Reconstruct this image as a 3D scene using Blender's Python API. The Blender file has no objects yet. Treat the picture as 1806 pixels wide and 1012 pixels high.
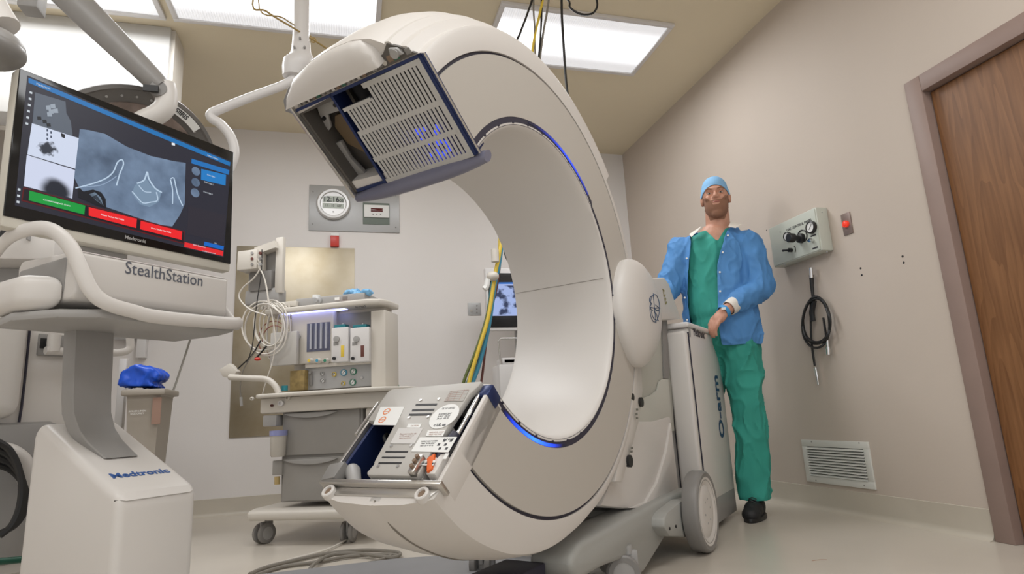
import bpy, bmesh, math, random
from mathutils import Vector as V, Matrix as Mx
R=math.radians; PI=math.pi; sin=math.sin; cos=math.cos
SC=bpy.context.scene; COL=SC.collection
# ------------------------------------------------------------------ camera, world, lights, exposure
CF,CYAW,CPIT,CROL,CH=1074.56,.271015,.207055,-.051821,.60
_F=V((sin(CYAW)*cos(CPIT),cos(CYAW)*cos(CPIT),sin(CPIT))); _R0=V((cos(CYAW),-sin(CYAW),0)); _U0=_R0.cross(_F)
_R=_R0*cos(CROL)+_U0*sin(CROL); _U=_U0*cos(CROL)-_R0*sin(CROL)
cd=bpy.data.cameras.new('camera'); cam=bpy.data.objects.new('camera',cd); COL.objects.link(cam)
cd.sensor_width=36; cd.lens=36*CF/1806; cd.clip_start=.02
rm=Mx.Identity(3); rm.col[0]=_R; rm.col[1]=_U; rm.col[2]=-_F
cam.matrix_world=Mx.Translation((0,0,CH))@rm.to_4x4(); SC.camera=cam
w=bpy.data.worlds.new('world'); SC.world=w; w.use_nodes=True
w.node_tree.nodes['Background'].inputs[0].default_value=(.96,.975,.985,1); w.node_tree.nodes['Background'].inputs[1].default_value=1.0
SC.view_settings.view_transform='Standard'; SC.view_settings.look='None'; SC.view_settings.gamma=1; SC.view_settings.use_curve_mapping=False
SC.view_settings.exposure=0.0
def area(x,y,sx,sy,pw,z=2.93,col=(.97,.985,1)):
    l=bpy.data.lights.new('ceiling_area_light','AREA'); l.shape='RECTANGLE'; l.size=sx; l.size_y=sy; l.energy=pw; l.color=col
    o=bpy.data.objects.new('ceiling_area_light',l); o.location=(x,y,z); COL.objects.link(o)
LP=[(-1.62,3.27,1.18),(-.40,3.27,1.18),(1.44,3.34,1.14)]
for x,y,s in LP: area(x,y,s*.95,.5,19)
for x,y in ((-1.4,.9),(.2,.9),(1.5,.9),(-.4,-1.2),(1.4,-1.2)): area(x,y,1.1,.5,15)  # extra unseen ceiling lamps added for light; no troffers are built for these

# ------------------------------------------------------------------ helpers
def ray(px,py): return _F+_R*((px-903)/CF)-_U*((py-506)/CF)
EYE=V((0,0,CH))
class Pl:   # a real plane in the room: origin O, in-plane axes U,W; local coords (a,b,off)
    def __init__(s,O,U,W):
        s.O=V(O); s.U=V(U).normalized(); s.W=V(W).normalized(); s.N=s.U.cross(s.W)
        s.M=Mx.Translation(s.O)@Mx((s.U,s.W,s.N)).transposed().to_4x4()
    def at(s,px,py,off=0):
        r=ray(px,py); t=((s.O+s.N*off-EYE)@s.N if False else (s.O+s.N*off-EYE).dot(s.N))/r.dot(s.N); P=EYE+r*t-s.O
        return P.dot(s.U),P.dot(s.W)
    def w(s,a,b,off=0): return s.O+s.U*a+s.W*b+s.N*off
class Fr:   # frame turned about Z: local (u,v,z)
    def __init__(s,deg): s.deg=deg; s.a=R(deg); s.M=Mx.Rotation(s.a,4,'Z'); s.u=V((cos(s.a),sin(s.a),0)); s.n=V((-sin(s.a),cos(s.a),0))
    def p(s,px,py,v): r=ray(px,py); P=EYE+r*(v/r.dot(s.n)); return P.dot(s.u),P.z
    def pu(s,px,py,u): r=ray(px,py); P=EYE+r*(u/r.dot(s.u)); return P.dot(s.n),P.z
    def w(s,u,v,z): return s.u*u+s.n*v+V((0,0,z))
def fl(px,py,z=0): r=ray(px,py); return EYE+r*((z-CH)/r.z)
I4=Mx.Identity(4)
def nbm(): return bmesh.new()
def _tx(vs,M):
    if M is not None:
        for v in vs: v.co=M@v.co
def box(bm,x0,x1,y0,y1,z0,z1,M=None,bev=0,seg=2):
    t=nbm(); c=[t.verts.new(p) for p in ((x0,y0,z0),(x1,y0,z0),(x1,y1,z0),(x0,y1,z0),(x0,y0,z1),(x1,y0,z1),(x1,y1,z1),(x0,y1,z1))]
    for f in ((3,2,1,0),(4,5,6,7),(0,1,5,4),(1,2,6,5),(2,3,7,6),(3,0,4,7)): t.faces.new([c[i] for i in f])
    if bev: bmesh.ops.bevel(t,geom=t.edges[:],offset=bev,segments=seg,affect='EDGES',profile=.5)
    _join(bm,t,M); return bm
def _join(bm,t,M=None):
    _tx(t.verts,M); bmesh.ops.recalc_face_normals(t,faces=t.faces[:])
    me=bpy.data.meshes.new('tmp'); t.to_mesh(me); t.free(); bm.from_mesh(me); bpy.data.meshes.remove(me)
def prism(bm,pts,z0,z1,M=None,bev=0,seg=2):   # polygon in local xy, extruded along local z
    t=nbm(); a=[t.verts.new((p[0],p[1],z0)) for p in pts]; b=[t.verts.new((p[0],p[1],z1)) for p in pts]; n=len(pts)
    t.faces.new(a); t.faces.new(b[::-1])
    for i in range(n): t.faces.new((a[i],a[(i+1)%n],b[(i+1)%n],b[i]))
    bmesh.ops.recalc_face_normals(t,faces=t.faces[:])
    if bev: bmesh.ops.bevel(t,geom=t.edges[:],offset=bev,segments=seg,affect='EDGES',profile=.5)
    _join(bm,t,M); return bm
def rings(bm,rs,closed=False,cap=True,M=None):   # loft equal-length rings
    t=nbm(); L=[[t.verts.new(p) for p in r] for r in rs]; n=len(L[0]); m=len(L)
    for i in range(m if closed else m-1):
        A,B=L[i],L[(i+1)%m]
        for j in range(n): t.faces.new((A[j],A[(j+1)%n],B[(j+1)%n],B[j]))
    if cap and not closed: t.faces.new(L[0][::-1]); t.faces.new(L[-1])
    _join(bm,t,M); return bm
def sheet(bm,rs,M=None):   # open strip grid
    t=nbm(); L=[[t.verts.new(p) for p in r] for r in rs]
    for A,B in zip(L,L[1:]):
        for j in range(len(A)-1): t.faces.new((A[j],A[j+1],B[j+1],B[j]))
    _join(bm,t,M); return bm
def basis(d):
    d=d.normalized(); a=V((0,0,1)) if abs(d.z)<.9 else V((1,0,0)); x=a.cross(d).normalized(); return x,d.cross(x)
def cyl(bm,p0,p1,r0,r1=None,n=24,M=None,bev=0):
    p0=V(p0);p1=V(p1); r1=r0 if r1 is None else r1; x,y=basis(p1-p0); d=(p1-p0).normalized()
    st=[(p0,r0),(p1,r1)] if not bev else [(p0,r0-bev),(p0+d*bev*.3,r0-bev*.3),(p0+d*bev,r0),(p1-d*bev,r1),(p1-d*bev*.3,r1-bev*.3),(p1,r1-bev)]
    return rings(bm,[[c+x*cos(2*PI*k/n)*r+y*sin(2*PI*k/n)*r for k in range(n)] for c,r in st],M=M)
def lathe(bm,p0,d,prof,n=32,M=None):    # prof: (radius, along)
    p0=V(p0); d=V(d).normalized(); x,y=basis(d)
    cl=prof[0][0]>1e-3 and prof[-1][0]>1e-3
    if cl and prof[0]==prof[-1]: prof=prof[:-1]
    return rings(bm,[[p0+d*h+x*cos(2*PI*k/n)*max(r,1e-4)+y*sin(2*PI*k/n)*max(r,1e-4) for k in range(n)] for r,h in prof],closed=cl and len(prof)>3,M=M)
def crom(P,sub=6,closed=False):
    P=[V(p) for p in P]; n=len(P); out=[]
    for i in range(n if closed else n-1):
        if closed: a,b,c,d=P[i-1],P[i],P[(i+1)%n],P[(i+2)%n]
        else: a,b,c,d=P[max(i-1,0)],P[i],P[i+1],P[min(i+2,n-1)]
        for k in range(sub):
            t=k/sub; out.append(.5*((2*b)+(c-a)*t+(2*a-5*b+4*c-d)*t*t+(3*b-a-3*c+d)*t**3))
    if not closed: out.append(P[-1])
    return out
def tube(bm,P,r,n=8,sub=6,closed=False,M=None,rr=None,sm=True):
    if sm: P=crom(P,sub,closed)
    else: P=[V(p) for p in P]
    m=len(P); x=None; rs=[]
    for i in range(m):
        d=(P[(i+1)%m]-P[i-1]) if closed else (P[min(i+1,m-1)]-P[max(i-1,0)])
        d.normalize()
        if x is None: x,_=basis(d)
        x=(x-d*x.dot(d)).normalized(); y=d.cross(x); q=r if rr is None else rr[0]+(rr[1]-rr[0])*i/(m-1)
        rs.append([P[i]+x*cos(2*PI*k/n)*q+y*sin(2*PI*k/n)*q for k in range(n)])
    return rings(bm,rs,closed=closed,M=M)
def ell(bm,c,r,M=None,n=24,m=14,Rm=None):
    c=V(c); rs=[]
    for i in range(m+1):
        t=PI*(i+.04)/(m+.08); rs.append([V((sin(t)*cos(2*PI*k/n)*r[0],sin(t)*sin(2*PI*k/n)*r[1],-cos(t)*r[2])) for k in range(n)])
    if Rm is not None: rs=[[Rm@p for p in q] for q in rs]
    return rings(bm,[[c+p for p in q] for q in rs],M=M)
def capsule(bm,p0,p1,r0,r1,M=None,n=20,sx=1,sy=1,ax=None):
    p0=V(p0);p1=V(p1); d=(p1-p0); L=d.length; d.normalize(); x,y=basis(d)
    if ax is not None: x=(V(ax)-d*V(ax).dot(d)).normalized(); y=d.cross(x)
    st=[(-r0*cos(a),r0*sin(a)) for a in (.08,.5,1.0)]+[(0,r0),(L*.5,(r0+r1)/2),(L,r1)]+[(L+r1*cos(a),r1*sin(a)) for a in (1.0,.5,.08)]
    return rings(bm,[[p0+d*h+x*cos(2*PI*k/n)*r*sx+y*sin(2*PI*k/n)*r*sy for k in range(n)] for h,r in st],M=M)
def tag(o,label=None,cat=None,group=None,kind=None):
    if label: o['label']=label
    if cat: o['category']=cat
    if group: o['group']=group
    if kind: o['kind']=kind
    return o
def mk(name,bm,m,root=None,parent=None,smooth=40):
    me=bpy.data.meshes.new(name)
    Mi=root.matrix_world.inverted() if root is not None else None
    _tx(bm.verts,Mi); bm.to_mesh(me); bm.free()
    ms=m if isinstance(m,(list,tuple)) else [m]
    for q in ms: me.materials.append(q)
    o=bpy.data.objects.new(name,me); COL.objects.link(o)
    if smooth:
        me.polygons.foreach_set('use_smooth',[True]*len(me.polygons)); me.set_sharp_from_angle(angle=R(smooth))
    if root is not None: o.parent=parent if parent is not None else root
    return o
def thing(name,label,cat,loc,deg=0,group=None):
    o=bpy.data.objects.new(name,None); COL.objects.link(o); o.empty_display_size=.05
    o.matrix_world=Mx.Translation(V(loc))@Mx.Rotation(R(deg),4,'Z'); return tag(o,label,cat,group)
def one(name,label,cat,bm,m,loc,deg=0,group=None,kind=None,smooth=40):  # single-mesh thing with its own origin
    M=Mx.Translation(V(loc))@Mx.Rotation(R(deg),4,'Z'); _tx(bm.verts,M.inverted())
    o=mk(name,bm,m,smooth=smooth); o.matrix_world=M; return tag(o,label,cat,group,kind)
def struct(name,bm,m,root=None): 
    o=mk(name,bm,m,root)
    if root is None: o['kind']='structure'
    return o
def text_bm(s,size,M,depth=.0006,ax='CENTER',bold=0,sx=1.0):
    c=bpy.data.curves.new('tx','FONT'); c.body=s; c.size=size; c.align_x=ax; c.align_y='CENTER'; c.extrude=depth; c.offset=bold; c.resolution_u=3
    o=bpy.data.objects.new('tx',c); COL.objects.link(o); bpy.context.view_layer.update()
    me=bpy.data.meshes.new_from_object(o.evaluated_get(bpy.context.evaluated_depsgraph_get()))
    bm=nbm(); bm.from_mesh(me); bpy.data.objects.remove(o); bpy.data.curves.remove(c); bpy.data.meshes.remove(me)
    _tx(bm.verts,M@Mx.Diagonal((sx,1,1,1))); return bm
def add(bm,b2):
    me=bpy.data.meshes.new('t'); b2.to_mesh(me); b2.free(); bm.from_mesh(me); bpy.data.meshes.remove(me); return bm
def remesh(bm,vox,sm=6,fac=.5):
    me=bpy.data.meshes.new('t'); bm.to_mesh(me); bm.free(); o=bpy.data.objects.new('t',me); COL.objects.link(o)
    a=o.modifiers.new('r','REMESH'); a.mode='VOXEL'; a.voxel_size=vox
    if sm: b=o.modifiers.new('s','SMOOTH'); b.iterations=sm; b.factor=fac
    bpy.context.view_layer.update()
    m2=bpy.data.meshes.new_from_object(o.evaluated_get(bpy.context.evaluated_depsgraph_get()))
    out=nbm(); out.from_mesh(m2); bpy.data.objects.remove(o); bpy.data.meshes.remove(me); bpy.data.meshes.remove(m2); return out
# ------------------------------------------------------------------ materials
def mat(name,col,rough=.5,metal=0,spec=.5,noise=0,nscale=8,bump=0,bscale=200,emit=None,es=1,alpha=1,trans=0,stretch=None,col2=None,coat=0):
    m=bpy.data.materials.new(name); m.use_nodes=True; nt=m.node_tree; b=nt.nodes['Principled BSDF']
    b.inputs['Base Color'].default_value=(*col,1); b.inputs['Roughness'].default_value=rough; b.inputs['Metallic'].default_value=metal
    b.inputs['Specular IOR Level'].default_value=spec; b.inputs['Coat Weight'].default_value=coat
    if trans: b.inputs['Transmission Weight'].default_value=trans
    if alpha<1: b.inputs['Alpha'].default_value=alpha
    if emit: b.inputs['Emission Color'].default_value=(*emit,1); b.inputs['Emission Strength'].default_value=es
    if noise or bump:
        tc=nt.nodes.new('ShaderNodeTexCoord'); mp=nt.nodes.new('ShaderNodeMapping'); nt.links.new(tc.outputs['Object'],mp.inputs[0])
        if stretch: mp.inputs['Scale'].default_value=stretch
    if noise:
        n=nt.nodes.new('ShaderNodeTexNoise'); n.inputs['Scale'].default_value=nscale; n.inputs['Detail'].default_value=5; nt.links.new(mp.outputs[0],n.inputs[0])
        r=nt.nodes.new('ShaderNodeValToRGB'); e=r.color_ramp.elements; e[0].position=.3; e[1].position=.7
        c2=col2 or tuple(c*(1-noise) for c in col); e[0].color=(*c2,1); e[1].color=(*col,1)
        nt.links.new(n.outputs[0],r.inputs[0]); nt.links.new(r.outputs[0],b.inputs['Base Color'])
    if bump:
        n=nt.nodes.new('ShaderNodeTexNoise'); n.inputs['Scale'].default_value=bscale; n.inputs['Detail'].default_value=3; nt.links.new(mp.outputs[0],n.inputs[0])
        q=nt.nodes.new('ShaderNodeBump'); q.inputs['Strength'].default_value=bump; q.inputs['Distance'].default_value=.002
        nt.links.new(n.outputs[0],q.inputs['Height']); nt.links.new(q.outputs[0],b.inputs['Normal'])
    return m
def scr(name,col,es=1.0): return mat(name,(.01,.01,.01),.3,emit=col,es=es,spec=.2)
def srgb(r,g,b): return tuple(((c/255+.055)/1.055)**2.4 if c>10 else c/255/12.92 for c in (r,g,b))
M_={}
M_['wallb']=mat('back_wall_paint',(.77,.735,.712),.7,noise=.03,nscale=2,bump=.12,bscale=90)
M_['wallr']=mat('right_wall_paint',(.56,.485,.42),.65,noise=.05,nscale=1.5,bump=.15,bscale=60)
M_['ceil']=mat('ceiling_paint',(.76,.67,.50),.8,noise=.03,nscale=2,bump=.1,bscale=60)
M_['floor']=mat('vinyl_floor',(.58,.53,.46),.28,noise=.07,nscale=3,bump=.03,bscale=25)
M_['base']=mat('coved_vinyl',(.56,.51,.43),.35,noise=.1,nscale=4)
M_['white']=mat('white_enclosure',(.66,.63,.60),.38,bump=.02,bscale=300)
M_['white2']=mat('cool_white_plastic',(.70,.68,.67),.35)
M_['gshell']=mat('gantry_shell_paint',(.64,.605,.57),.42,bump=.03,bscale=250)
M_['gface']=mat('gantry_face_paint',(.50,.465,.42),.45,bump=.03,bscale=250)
M_['bore']=mat('bore_liner_plastic',(.66,.63,.60),.4)
M_['seam']=mat('dark_seam_rubber',(.03,.028,.05),.5)
M_['grey']=mat('grey_plastic',(.23,.22,.21),.42)
M_['lgrey']=mat('light_grey_plastic',(.36,.35,.34),.42)
M_['mgrey']=mat('mid_grey_plastic',(.30,.29,.28),.45)
M_['basegrey']=mat('grey_green_base_paint',(.36,.36,.34),.5)
M_['black']=mat('black_rubber',(.012,.012,.013),.45)
M_['dark']=mat('dark_cavity',(.02,.022,.03),.6)
M_['navy']=mat('navy_metal',(.02,.035,.12),.35,metal=.4)
M_['steel']=mat('brushed_steel',(.62,.60,.57),.3,metal=.9,noise=.12,nscale=6,stretch=(1,1,12))
M_['panelsteel']=mat('stained_steel_panel',(.50,.45,.36),.38,metal=.75,noise=.35,nscale=3,col2=(.36,.30,.20))
M_['grille']=mat('grille_paint',(.50,.49,.47),.4)
M_['bay']=mat('bay_brown_grey',(.10,.09,.08),.5)
M_['alum']=mat('grey_aluminium_plate',(.42,.42,.42),.4,metal=.3)
M_['chrome']=mat('chrome',(.7,.7,.7),.15,metal=1)
M_['led']=mat('led_diffuser',(.02,.02,.2),.3,emit=(.01,.06,1),es=4)
M_['label']=mat('white_sticker',(.8,.8,.78),.5)
M_['ink']=mat('black_ink',(.03,.03,.035),.5)
M_['blueink']=mat('blue_ink',(.03,.10,.32),.5)
M_['navyink']=mat('navy_ink',(.02,.06,.14),.5)
M_['rust']=mat('faded_red_print',(.36,.22,.18),.5)
M_['orange']=mat('orange_print',(.75,.22,.06),.5)
M_['red']=mat('red_plastic',(.55,.03,.015),.35)
M_['yellow']=mat('yellow_hose_rubber',(.72,.52,.06),.4)
M_['green']=mat('green_hose_rubber',(.03,.20,.12),.4)
M_['teal']=mat('teal_hose_rubber',(.02,.20,.24),.4)
M_['bluehose']=mat('blue_hose_rubber',(.06,.30,.45),.4)
M_['olive']=mat('olive_hose_rubber',(.10,.13,.03),.4)
M_['maroon']=mat('maroon_hose_rubber',(.13,.04,.03),.5)
M_['cable']=mat('white_cable',(.66,.62,.56),.4)
M_['gcable']=mat('grey_cable',(.22,.20,.17),.5)
M_['bag']=mat('blue_plastic_bag',(.01,.09,.62),.3)
M_['bin']=mat('beige_bin_plastic',(.40,.36,.31),.5)
M_['cream']=mat('cream_plastic',(.62,.58,.52),.42)
M_['drawer']=mat('drawer_grey_plastic',(.31,.295,.275),.45)
M_['jacket']=mat('blue_nonwoven_jacket',(.085,.27,.60),.75,noise=.15,nscale=9,bump=.5,bscale=40)
M_['scrub']=mat('green_cotton_scrubs',(.035,.33,.265),.8,noise=.15,nscale=8,bump=.5,bscale=30)
M_['capm']=mat('light_blue_cap_cloth',(.22,.45,.72),.8,bump=.4,bscale=60)
M_['skin']=mat('skin',(.56,.30,.21),.5,noise=.12,nscale=30,col2=(.50,.24,.16))
M_['beard']=mat('brown_stubble',(.27,.135,.085),.9,bump=.6,bscale=500)
M_['lip']=mat('lips',(.40,.14,.11),.5)
M_['eye']=mat('eye_white',(.6,.55,.5),.3)
M_['cuff']=mat('white_knit_cuff',(.74,.70,.64),.9,bump=.3,bscale=300)
M_['shoe']=mat('black_shoe',(.012,.012,.014),.6,bump=.3,bscale=200)
def wood(name):
    m=mat(name,(.2,.1,.04),.42); nt=m.node_tree; b=nt.nodes['Principled BSDF']
    tc=nt.nodes.new('ShaderNodeTexCoord'); mp=nt.nodes.new('ShaderNodeMapping'); mp.inputs['Scale'].default_value=(1,4.5,.45); nt.links.new(tc.outputs['Object'],mp.inputs[0])
    n=nt.nodes.new('ShaderNodeTexNoise'); n.inputs['Scale'].default_value=1.4; n.inputs['Detail'].default_value=2; nt.links.new(mp.outputs[0],n.inputs[0])
    mu=nt.nodes.new('ShaderNodeMath'); mu.operation='MULTIPLY'; mu.inputs[1].default_value=14; nt.links.new(n.outputs[0],mu.inputs[0])
    fr=nt.nodes.new('ShaderNodeMath'); fr.operation='FRACT'; nt.links.new(mu.outputs[0],fr.inputs[0])
    n2=nt.nodes.new('ShaderNodeTexNoise'); n2.inputs['Scale'].default_value=9; n2.inputs['Detail'].default_value=6
    mp2=nt.nodes.new('ShaderNodeMapping'); mp2.inputs['Scale'].default_value=(1,9,.5); nt.links.new(tc.outputs['Object'],mp2.inputs[0]); nt.links.new(mp2.outputs[0],n2.inputs[0])
    mx=nt.nodes.new('ShaderNodeMath'); mx.operation='MULTIPLY_ADD'; mx.inputs[1].default_value=.35; nt.links.new(fr.outputs[0],mx.inputs[0]); nt.links.new(n2.outputs[0],mx.inputs[2])
    r=nt.nodes.new('ShaderNodeValToRGB'); e=r.color_ramp.elements; e[0].position=.3; e[0].color=(.15,.062,.021,1); e[1].position=.95; e[1].color=(.25,.115,.045,1)
    nt.links.new(mx.outputs[0],r.inputs[0]); nt.links.new(r.outputs[0],b.inputs['Base Color']); return m
M_['wood']=wood('door_veneer')
M_['frame']=mat('door_frame_paint',(.30,.215,.185),.5,noise=.1,nscale=5)
M_['diff']=mat('prismatic_diffuser',(.8,.8,.8),.4,emit=(.93,.95,1),es=.74)
def diffuser():   # ribbed lens over two lit tubes
    m=M_['diff']; nt=m.node_tree; b=nt.nodes['Principled BSDF']; tc=nt.nodes.new('ShaderNodeTexCoord'); sp=nt.nodes.new('ShaderNodeSeparateXYZ'); nt.links.new(tc.outputs['Object'],sp.inputs[0])
    s=nt.nodes.new('ShaderNodeMath'); s.operation='MULTIPLY'; s.inputs[1].default_value=430; nt.links.new(sp.outputs[0],s.inputs[0])
    k=nt.nodes.new('ShaderNodeMath'); k.operation='SINE'; nt.links.new(s.outputs[0],k.inputs[0])
    ab=nt.nodes.new('ShaderNodeMath'); ab.operation='ABSOLUTE'; nt.links.new(sp.outputs[1],ab.inputs[0])
    mr=nt.nodes.new('ShaderNodeMapRange'); mr.interpolation_type='SMOOTHSTEP'; mr.inputs[1].default_value=.21; mr.inputs[2].default_value=.06; mr.inputs[3].default_value=.50; mr.inputs[4].default_value=1.5; nt.links.new(ab.outputs[0],mr.inputs[0])
    ma=nt.nodes.new('ShaderNodeMath'); ma.operation='MULTIPLY_ADD'; ma.inputs[1].default_value=.07; nt.links.new(k.outputs[0],ma.inputs[0]); nt.links.new(mr.outputs[0],ma.inputs[2]); nt.links.new(ma.outputs[0],b.inputs['Emission Strength'])
diffuser()
# ------------------------------------------------------------------ the room
XW,YW,HC,XL,YB=2.55,4.98,2.99,-3.0,-2.6
b=nbm(); box(b,XL,XW+.15,YB,YW+.15,-.1,0); struct('floor',b,M_['floor'])
b=nbm(); box(b,XL,XW+.15,YB,YW+.15,HC,HC+.1); struct('ceiling',b,M_['ceil'])
b=nbm(); box(b,XL,XW+.15,YW,YW+.15,0,HC); struct('wall_back',b,M_['wallb'])
DY1,DZ=1.99,1.985; DY0=1.06
b=nbm(); box(b,XW,XW+.15,DY1,YW,0,HC); box(b,XW,XW+.15,YB,DY0,0,HC); box(b,XW,XW+.15,DY0,DY1,DZ,HC); struct('wall_right',b,M_['wallr'])
b=nbm(); box(b,XL-.15,XL,YB,YW,0,HC); struct('wall_left',b,M_['wallb'])
def base_prof(): return [(0,0),(.035,0),(.018,.006),(.008,.016),(.004,.03),(.004,.122),(0,.124)]
b=nbm(); P=base_prof(); rings(b,[[V((x,YW-a,z)) for a,z in P] for x in (XL,XW)]); struct('baseboard_back',b,M_['base'])
b=nbm(); rings(b,[[V((XW-a,y,z)) for a,z in P] for y in (YW,2.045)]); rings(b,[[V((XW-a,y,z)) for a,z in P] for y in (DY0-.055,YB)]); struct('baseboard_right',b,M_['base'])
# door
d=bpy.data.objects.new('door_1',None); COL.objects.link(d); d['kind']='structure'; d.matrix_world=Mx.Translation((XW,DY1,0))
b=nbm(); box(b,XW+.035,XW+.08,DY0+.03,DY1-.035,.006,DZ-.035); struct('door_leaf',b,M_['wood'],d)
b=nbm(); f=.012
box(b,XW-f,XW+.12,DY1-.03,DY1+.05,0,DZ+.05,bev=.003); box(b,XW-f,XW+.12,DY0-.05,DY0+.03,0,DZ+.05,bev=.003); box(b,XW-f,XW+.12,DY0+.03,DY1-.03,DZ-.03,DZ+.05,bev=.003)
box(b,XW+.08,XW+.12,DY0,DY1,0,DZ); struct('door_frame',b,M_['frame'],d)
# soffit
SU=-1.03
_r=ray(10,197); SZ=CH+_r.z*3.66/_r.y
b=nbm(); box(b,XL,SU,3.66,3.84,SZ,HC,bev=.006); struct('trim_1',b,mat('bulkhead_panel',(.55,.54,.52),.5))
b=nbm(); box(b,SU,SU+.02,3.69,3.90,SZ+.01,HC-.002); box(b,XL,SU,3.84,3.90,SZ,HC-.002); struct('trim_2',b,M_['cream'])
# screws on soffit
WB=Pl((0,YW,0),(1,0,0),(0,0,1)); WR=Pl((XW,0,0),(0,-1,0),(0,0,1))   # normals towards the room
# ceiling troffers
for i,(x,y,s) in enumerate(LP):
    t=thing('ceiling_light',['ceiling troffer with ribbed lens nearest the left edge above the white bulkhead','ceiling troffer with ribbed lens crossed by the white boom pole','ceiling troffer with bright lens to the right, behind the hanging black cables'][i],'ceiling light',(x,y,HC),group='fluorescent troffers in the ceiling')
    b=nbm(); hy=.30; hx=s/2
    for q in ((-hx,hx,-hy,-hy+.03),(-hx,hx,hy-.03,hy),(-hx,-hx+.03,-hy+.029,hy-.029),(hx-.03,hx,-hy+.029,hy-.029)): box(b,x+q[0],x+q[1],y+q[2],y+q[3],HC-.022,HC,bev=.003)
    mk('frame',b,M_['white2'],t)
    b=nbm(); box(b,x-hx+.03,x+hx-.03,y-hy+.03,y+hy-.03,HC-.012,HC-.002); mk('diffuser',b,M_['diff'],t)
# ------------------------------------------------------------------ imaging gantry (large C-shaped scanner on its cart)
G=Fr(43); GE,GD,GZ=1.650,.864,1.009
gt=thing('imaging_scanner','huge white C-shaped mobile X-ray scanner gantry on its grey wheeled cart','medical scanner',G.w(2.3,1.05,0),43)
GT=Mx.Translation(G.w(GE,GD,GZ))@Mx.Rotation(G.a,4,'Z')     # local: x=e, y=d (away), z
T0,T1=-136.,141.
def interp(tab,x):
    if x<=tab[0][0]: return tab[0][1]
    for (a,p),(b_,q) in zip(tab,tab[1:]):
        if x<=b_:
            t=(x-a)/(b_-a); return p+(q-p)*t
    return tab[-1][1]
ROt=[(-136,.832),(-125,.826),(-112,.808),(-100,.785),(-88,.757),(-78,.742),(-60,.733),(-40,.735),(-20,.748),(0,.755),(20,.745),(43.9,.738)]
ROu=[(40,.778),(60,.778),(90,.785),(110,.785),(125,.775),(141,.765)]
DEPt=[(-136,.345),(-110,.39),(-70,.42),(44,.43),(60,.44),(100,.46),(141,.485)]
def dep(t): return interp(DEPt,t)
def aoff(t): return interp([(-80,0),(-30,-.006),(43,-.012),(43.01,0),(141,0)],t)
def arc(bm,prof,t0,t1,step=2.0,M=None):   # prof(theta)->[(r,d)] closed profile
    n=max(2,int(abs(t1-t0)/step)); rs=[]
    for i in range(n+1):
        t=t0+(t1-t0)*i/n; a=R(t); rs.append([V((cos(a)*r,d,sin(a)*r)) for r,d in prof(t)])
    return rings(bm,rs,M=GT)
# front faces, recessed seams, liner, shells
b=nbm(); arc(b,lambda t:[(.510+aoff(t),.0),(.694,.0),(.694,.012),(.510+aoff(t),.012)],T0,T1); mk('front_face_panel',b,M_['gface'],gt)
b=nbm(); arc(b,lambda t:[(.690,.008),(.706,.008),(.706,.02),(.690,.02)],T0,T1); mk('outer_seam',b,M_['seam'],gt)
b=nbm(); arc(b,lambda t:[(.485,.0008),(.5115+aoff(t),.0008),(.5115+aoff(t),.02),(.485,.02)],T0,T1); mk('inner_seam',b,M_['seam'],gt)
def ledmat(name,c,rad,peak):
    m=mat(name,(.01,.012,.05),.3,emit=(.012,.07,1),es=1); nt=m.node_tree; bs=nt.nodes['Principled BSDF']
    g=nt.nodes.new('ShaderNodeNewGeometry'); v=nt.nodes.new('ShaderNodeVectorMath'); v.operation='DISTANCE'; v.inputs[1].default_value=c; nt.links.new(g.outputs['Position'],v.inputs[0])
    mr=nt.nodes.new('ShaderNodeMapRange'); mr.inputs[1].default_value=rad; mr.inputs[2].default_value=0; mr.inputs[3].default_value=0; mr.inputs[4].default_value=1; nt.links.new(v.outputs['Value'],mr.inputs[0])
    p=nt.nodes.new('ShaderNodeMath'); p.operation='POWER'; p.inputs[1].default_value=1.6; nt.links.new(mr.outputs[0],p.inputs[0])
    q=nt.nodes.new('ShaderNodeMath'); q.operation='MULTIPLY'; q.inputs[1].default_value=peak; nt.links.new(p.outputs[0],q.inputs[0]); nt.links.new(q.outputs[0],bs.inputs['Emission Strength']); return m
def gp(th,r,d): a=R(th); return GT@V((cos(a)*r,d,sin(a)*r))
for t0,t1,tc,rad,pk in ((48,100,68,.26,1.3),(-128,-88,-109,.17,6)):
    b=nbm(); arc(b,lambda t:[(.499,-.0005),(.5085,-.0005),(.5085,.007),(.499,.007)],t0,t1); mk('status_light_strip',b,ledmat('blue_status_led',gp(tc,.504,0),rad,pk),gt)
def liner(t):
    D=dep(t); o=aoff(t); return [(.498+o,.002),(.488+o*.7,.000),(.480+o*.4,.004),(.474,.014),(.4715,.03),(.470,.055),(.470,D-.03),(.476,D-.006),(.49,D),(.505,D),(.505,D-.02),(.48,.05),(.488,.02)]
b=nbm(); arc(b,liner,T0,T1-.5); mk('bore_liner',b,M_['bore'],gt)
def up(t):
    r=interp(ROu,t); k=max(0,min(1,(t-44)/30)); D=dep(t); f=.35+.65*k
    return [(.704,.001),(r-.012,.0),(r-.003,.004),(r,.012),(r+.002,.028),(r+.028*f,.04),(r+.033*f,.052),(r+.033*f,.066),(r+.055*f,.078),(r+.058*f,.09),(r+.053*f,.0935),(r+.057*f,.097),(r+.080*f,.125),(r+.094*f,.17),(r+.099*f,.24),(r+.094*f,.33),(r+.078*f,.41),(r+.05*f,D-.03),(r+.01*f,D),(r-.015,D),(r-.015,D-.02),(r-.006,.3),(r-.008,.03),(.704,.02)]
b=nbm(); arc(b,up,43,T1); mk('telescoping_cover',b,M_['gshell'],gt)
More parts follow.
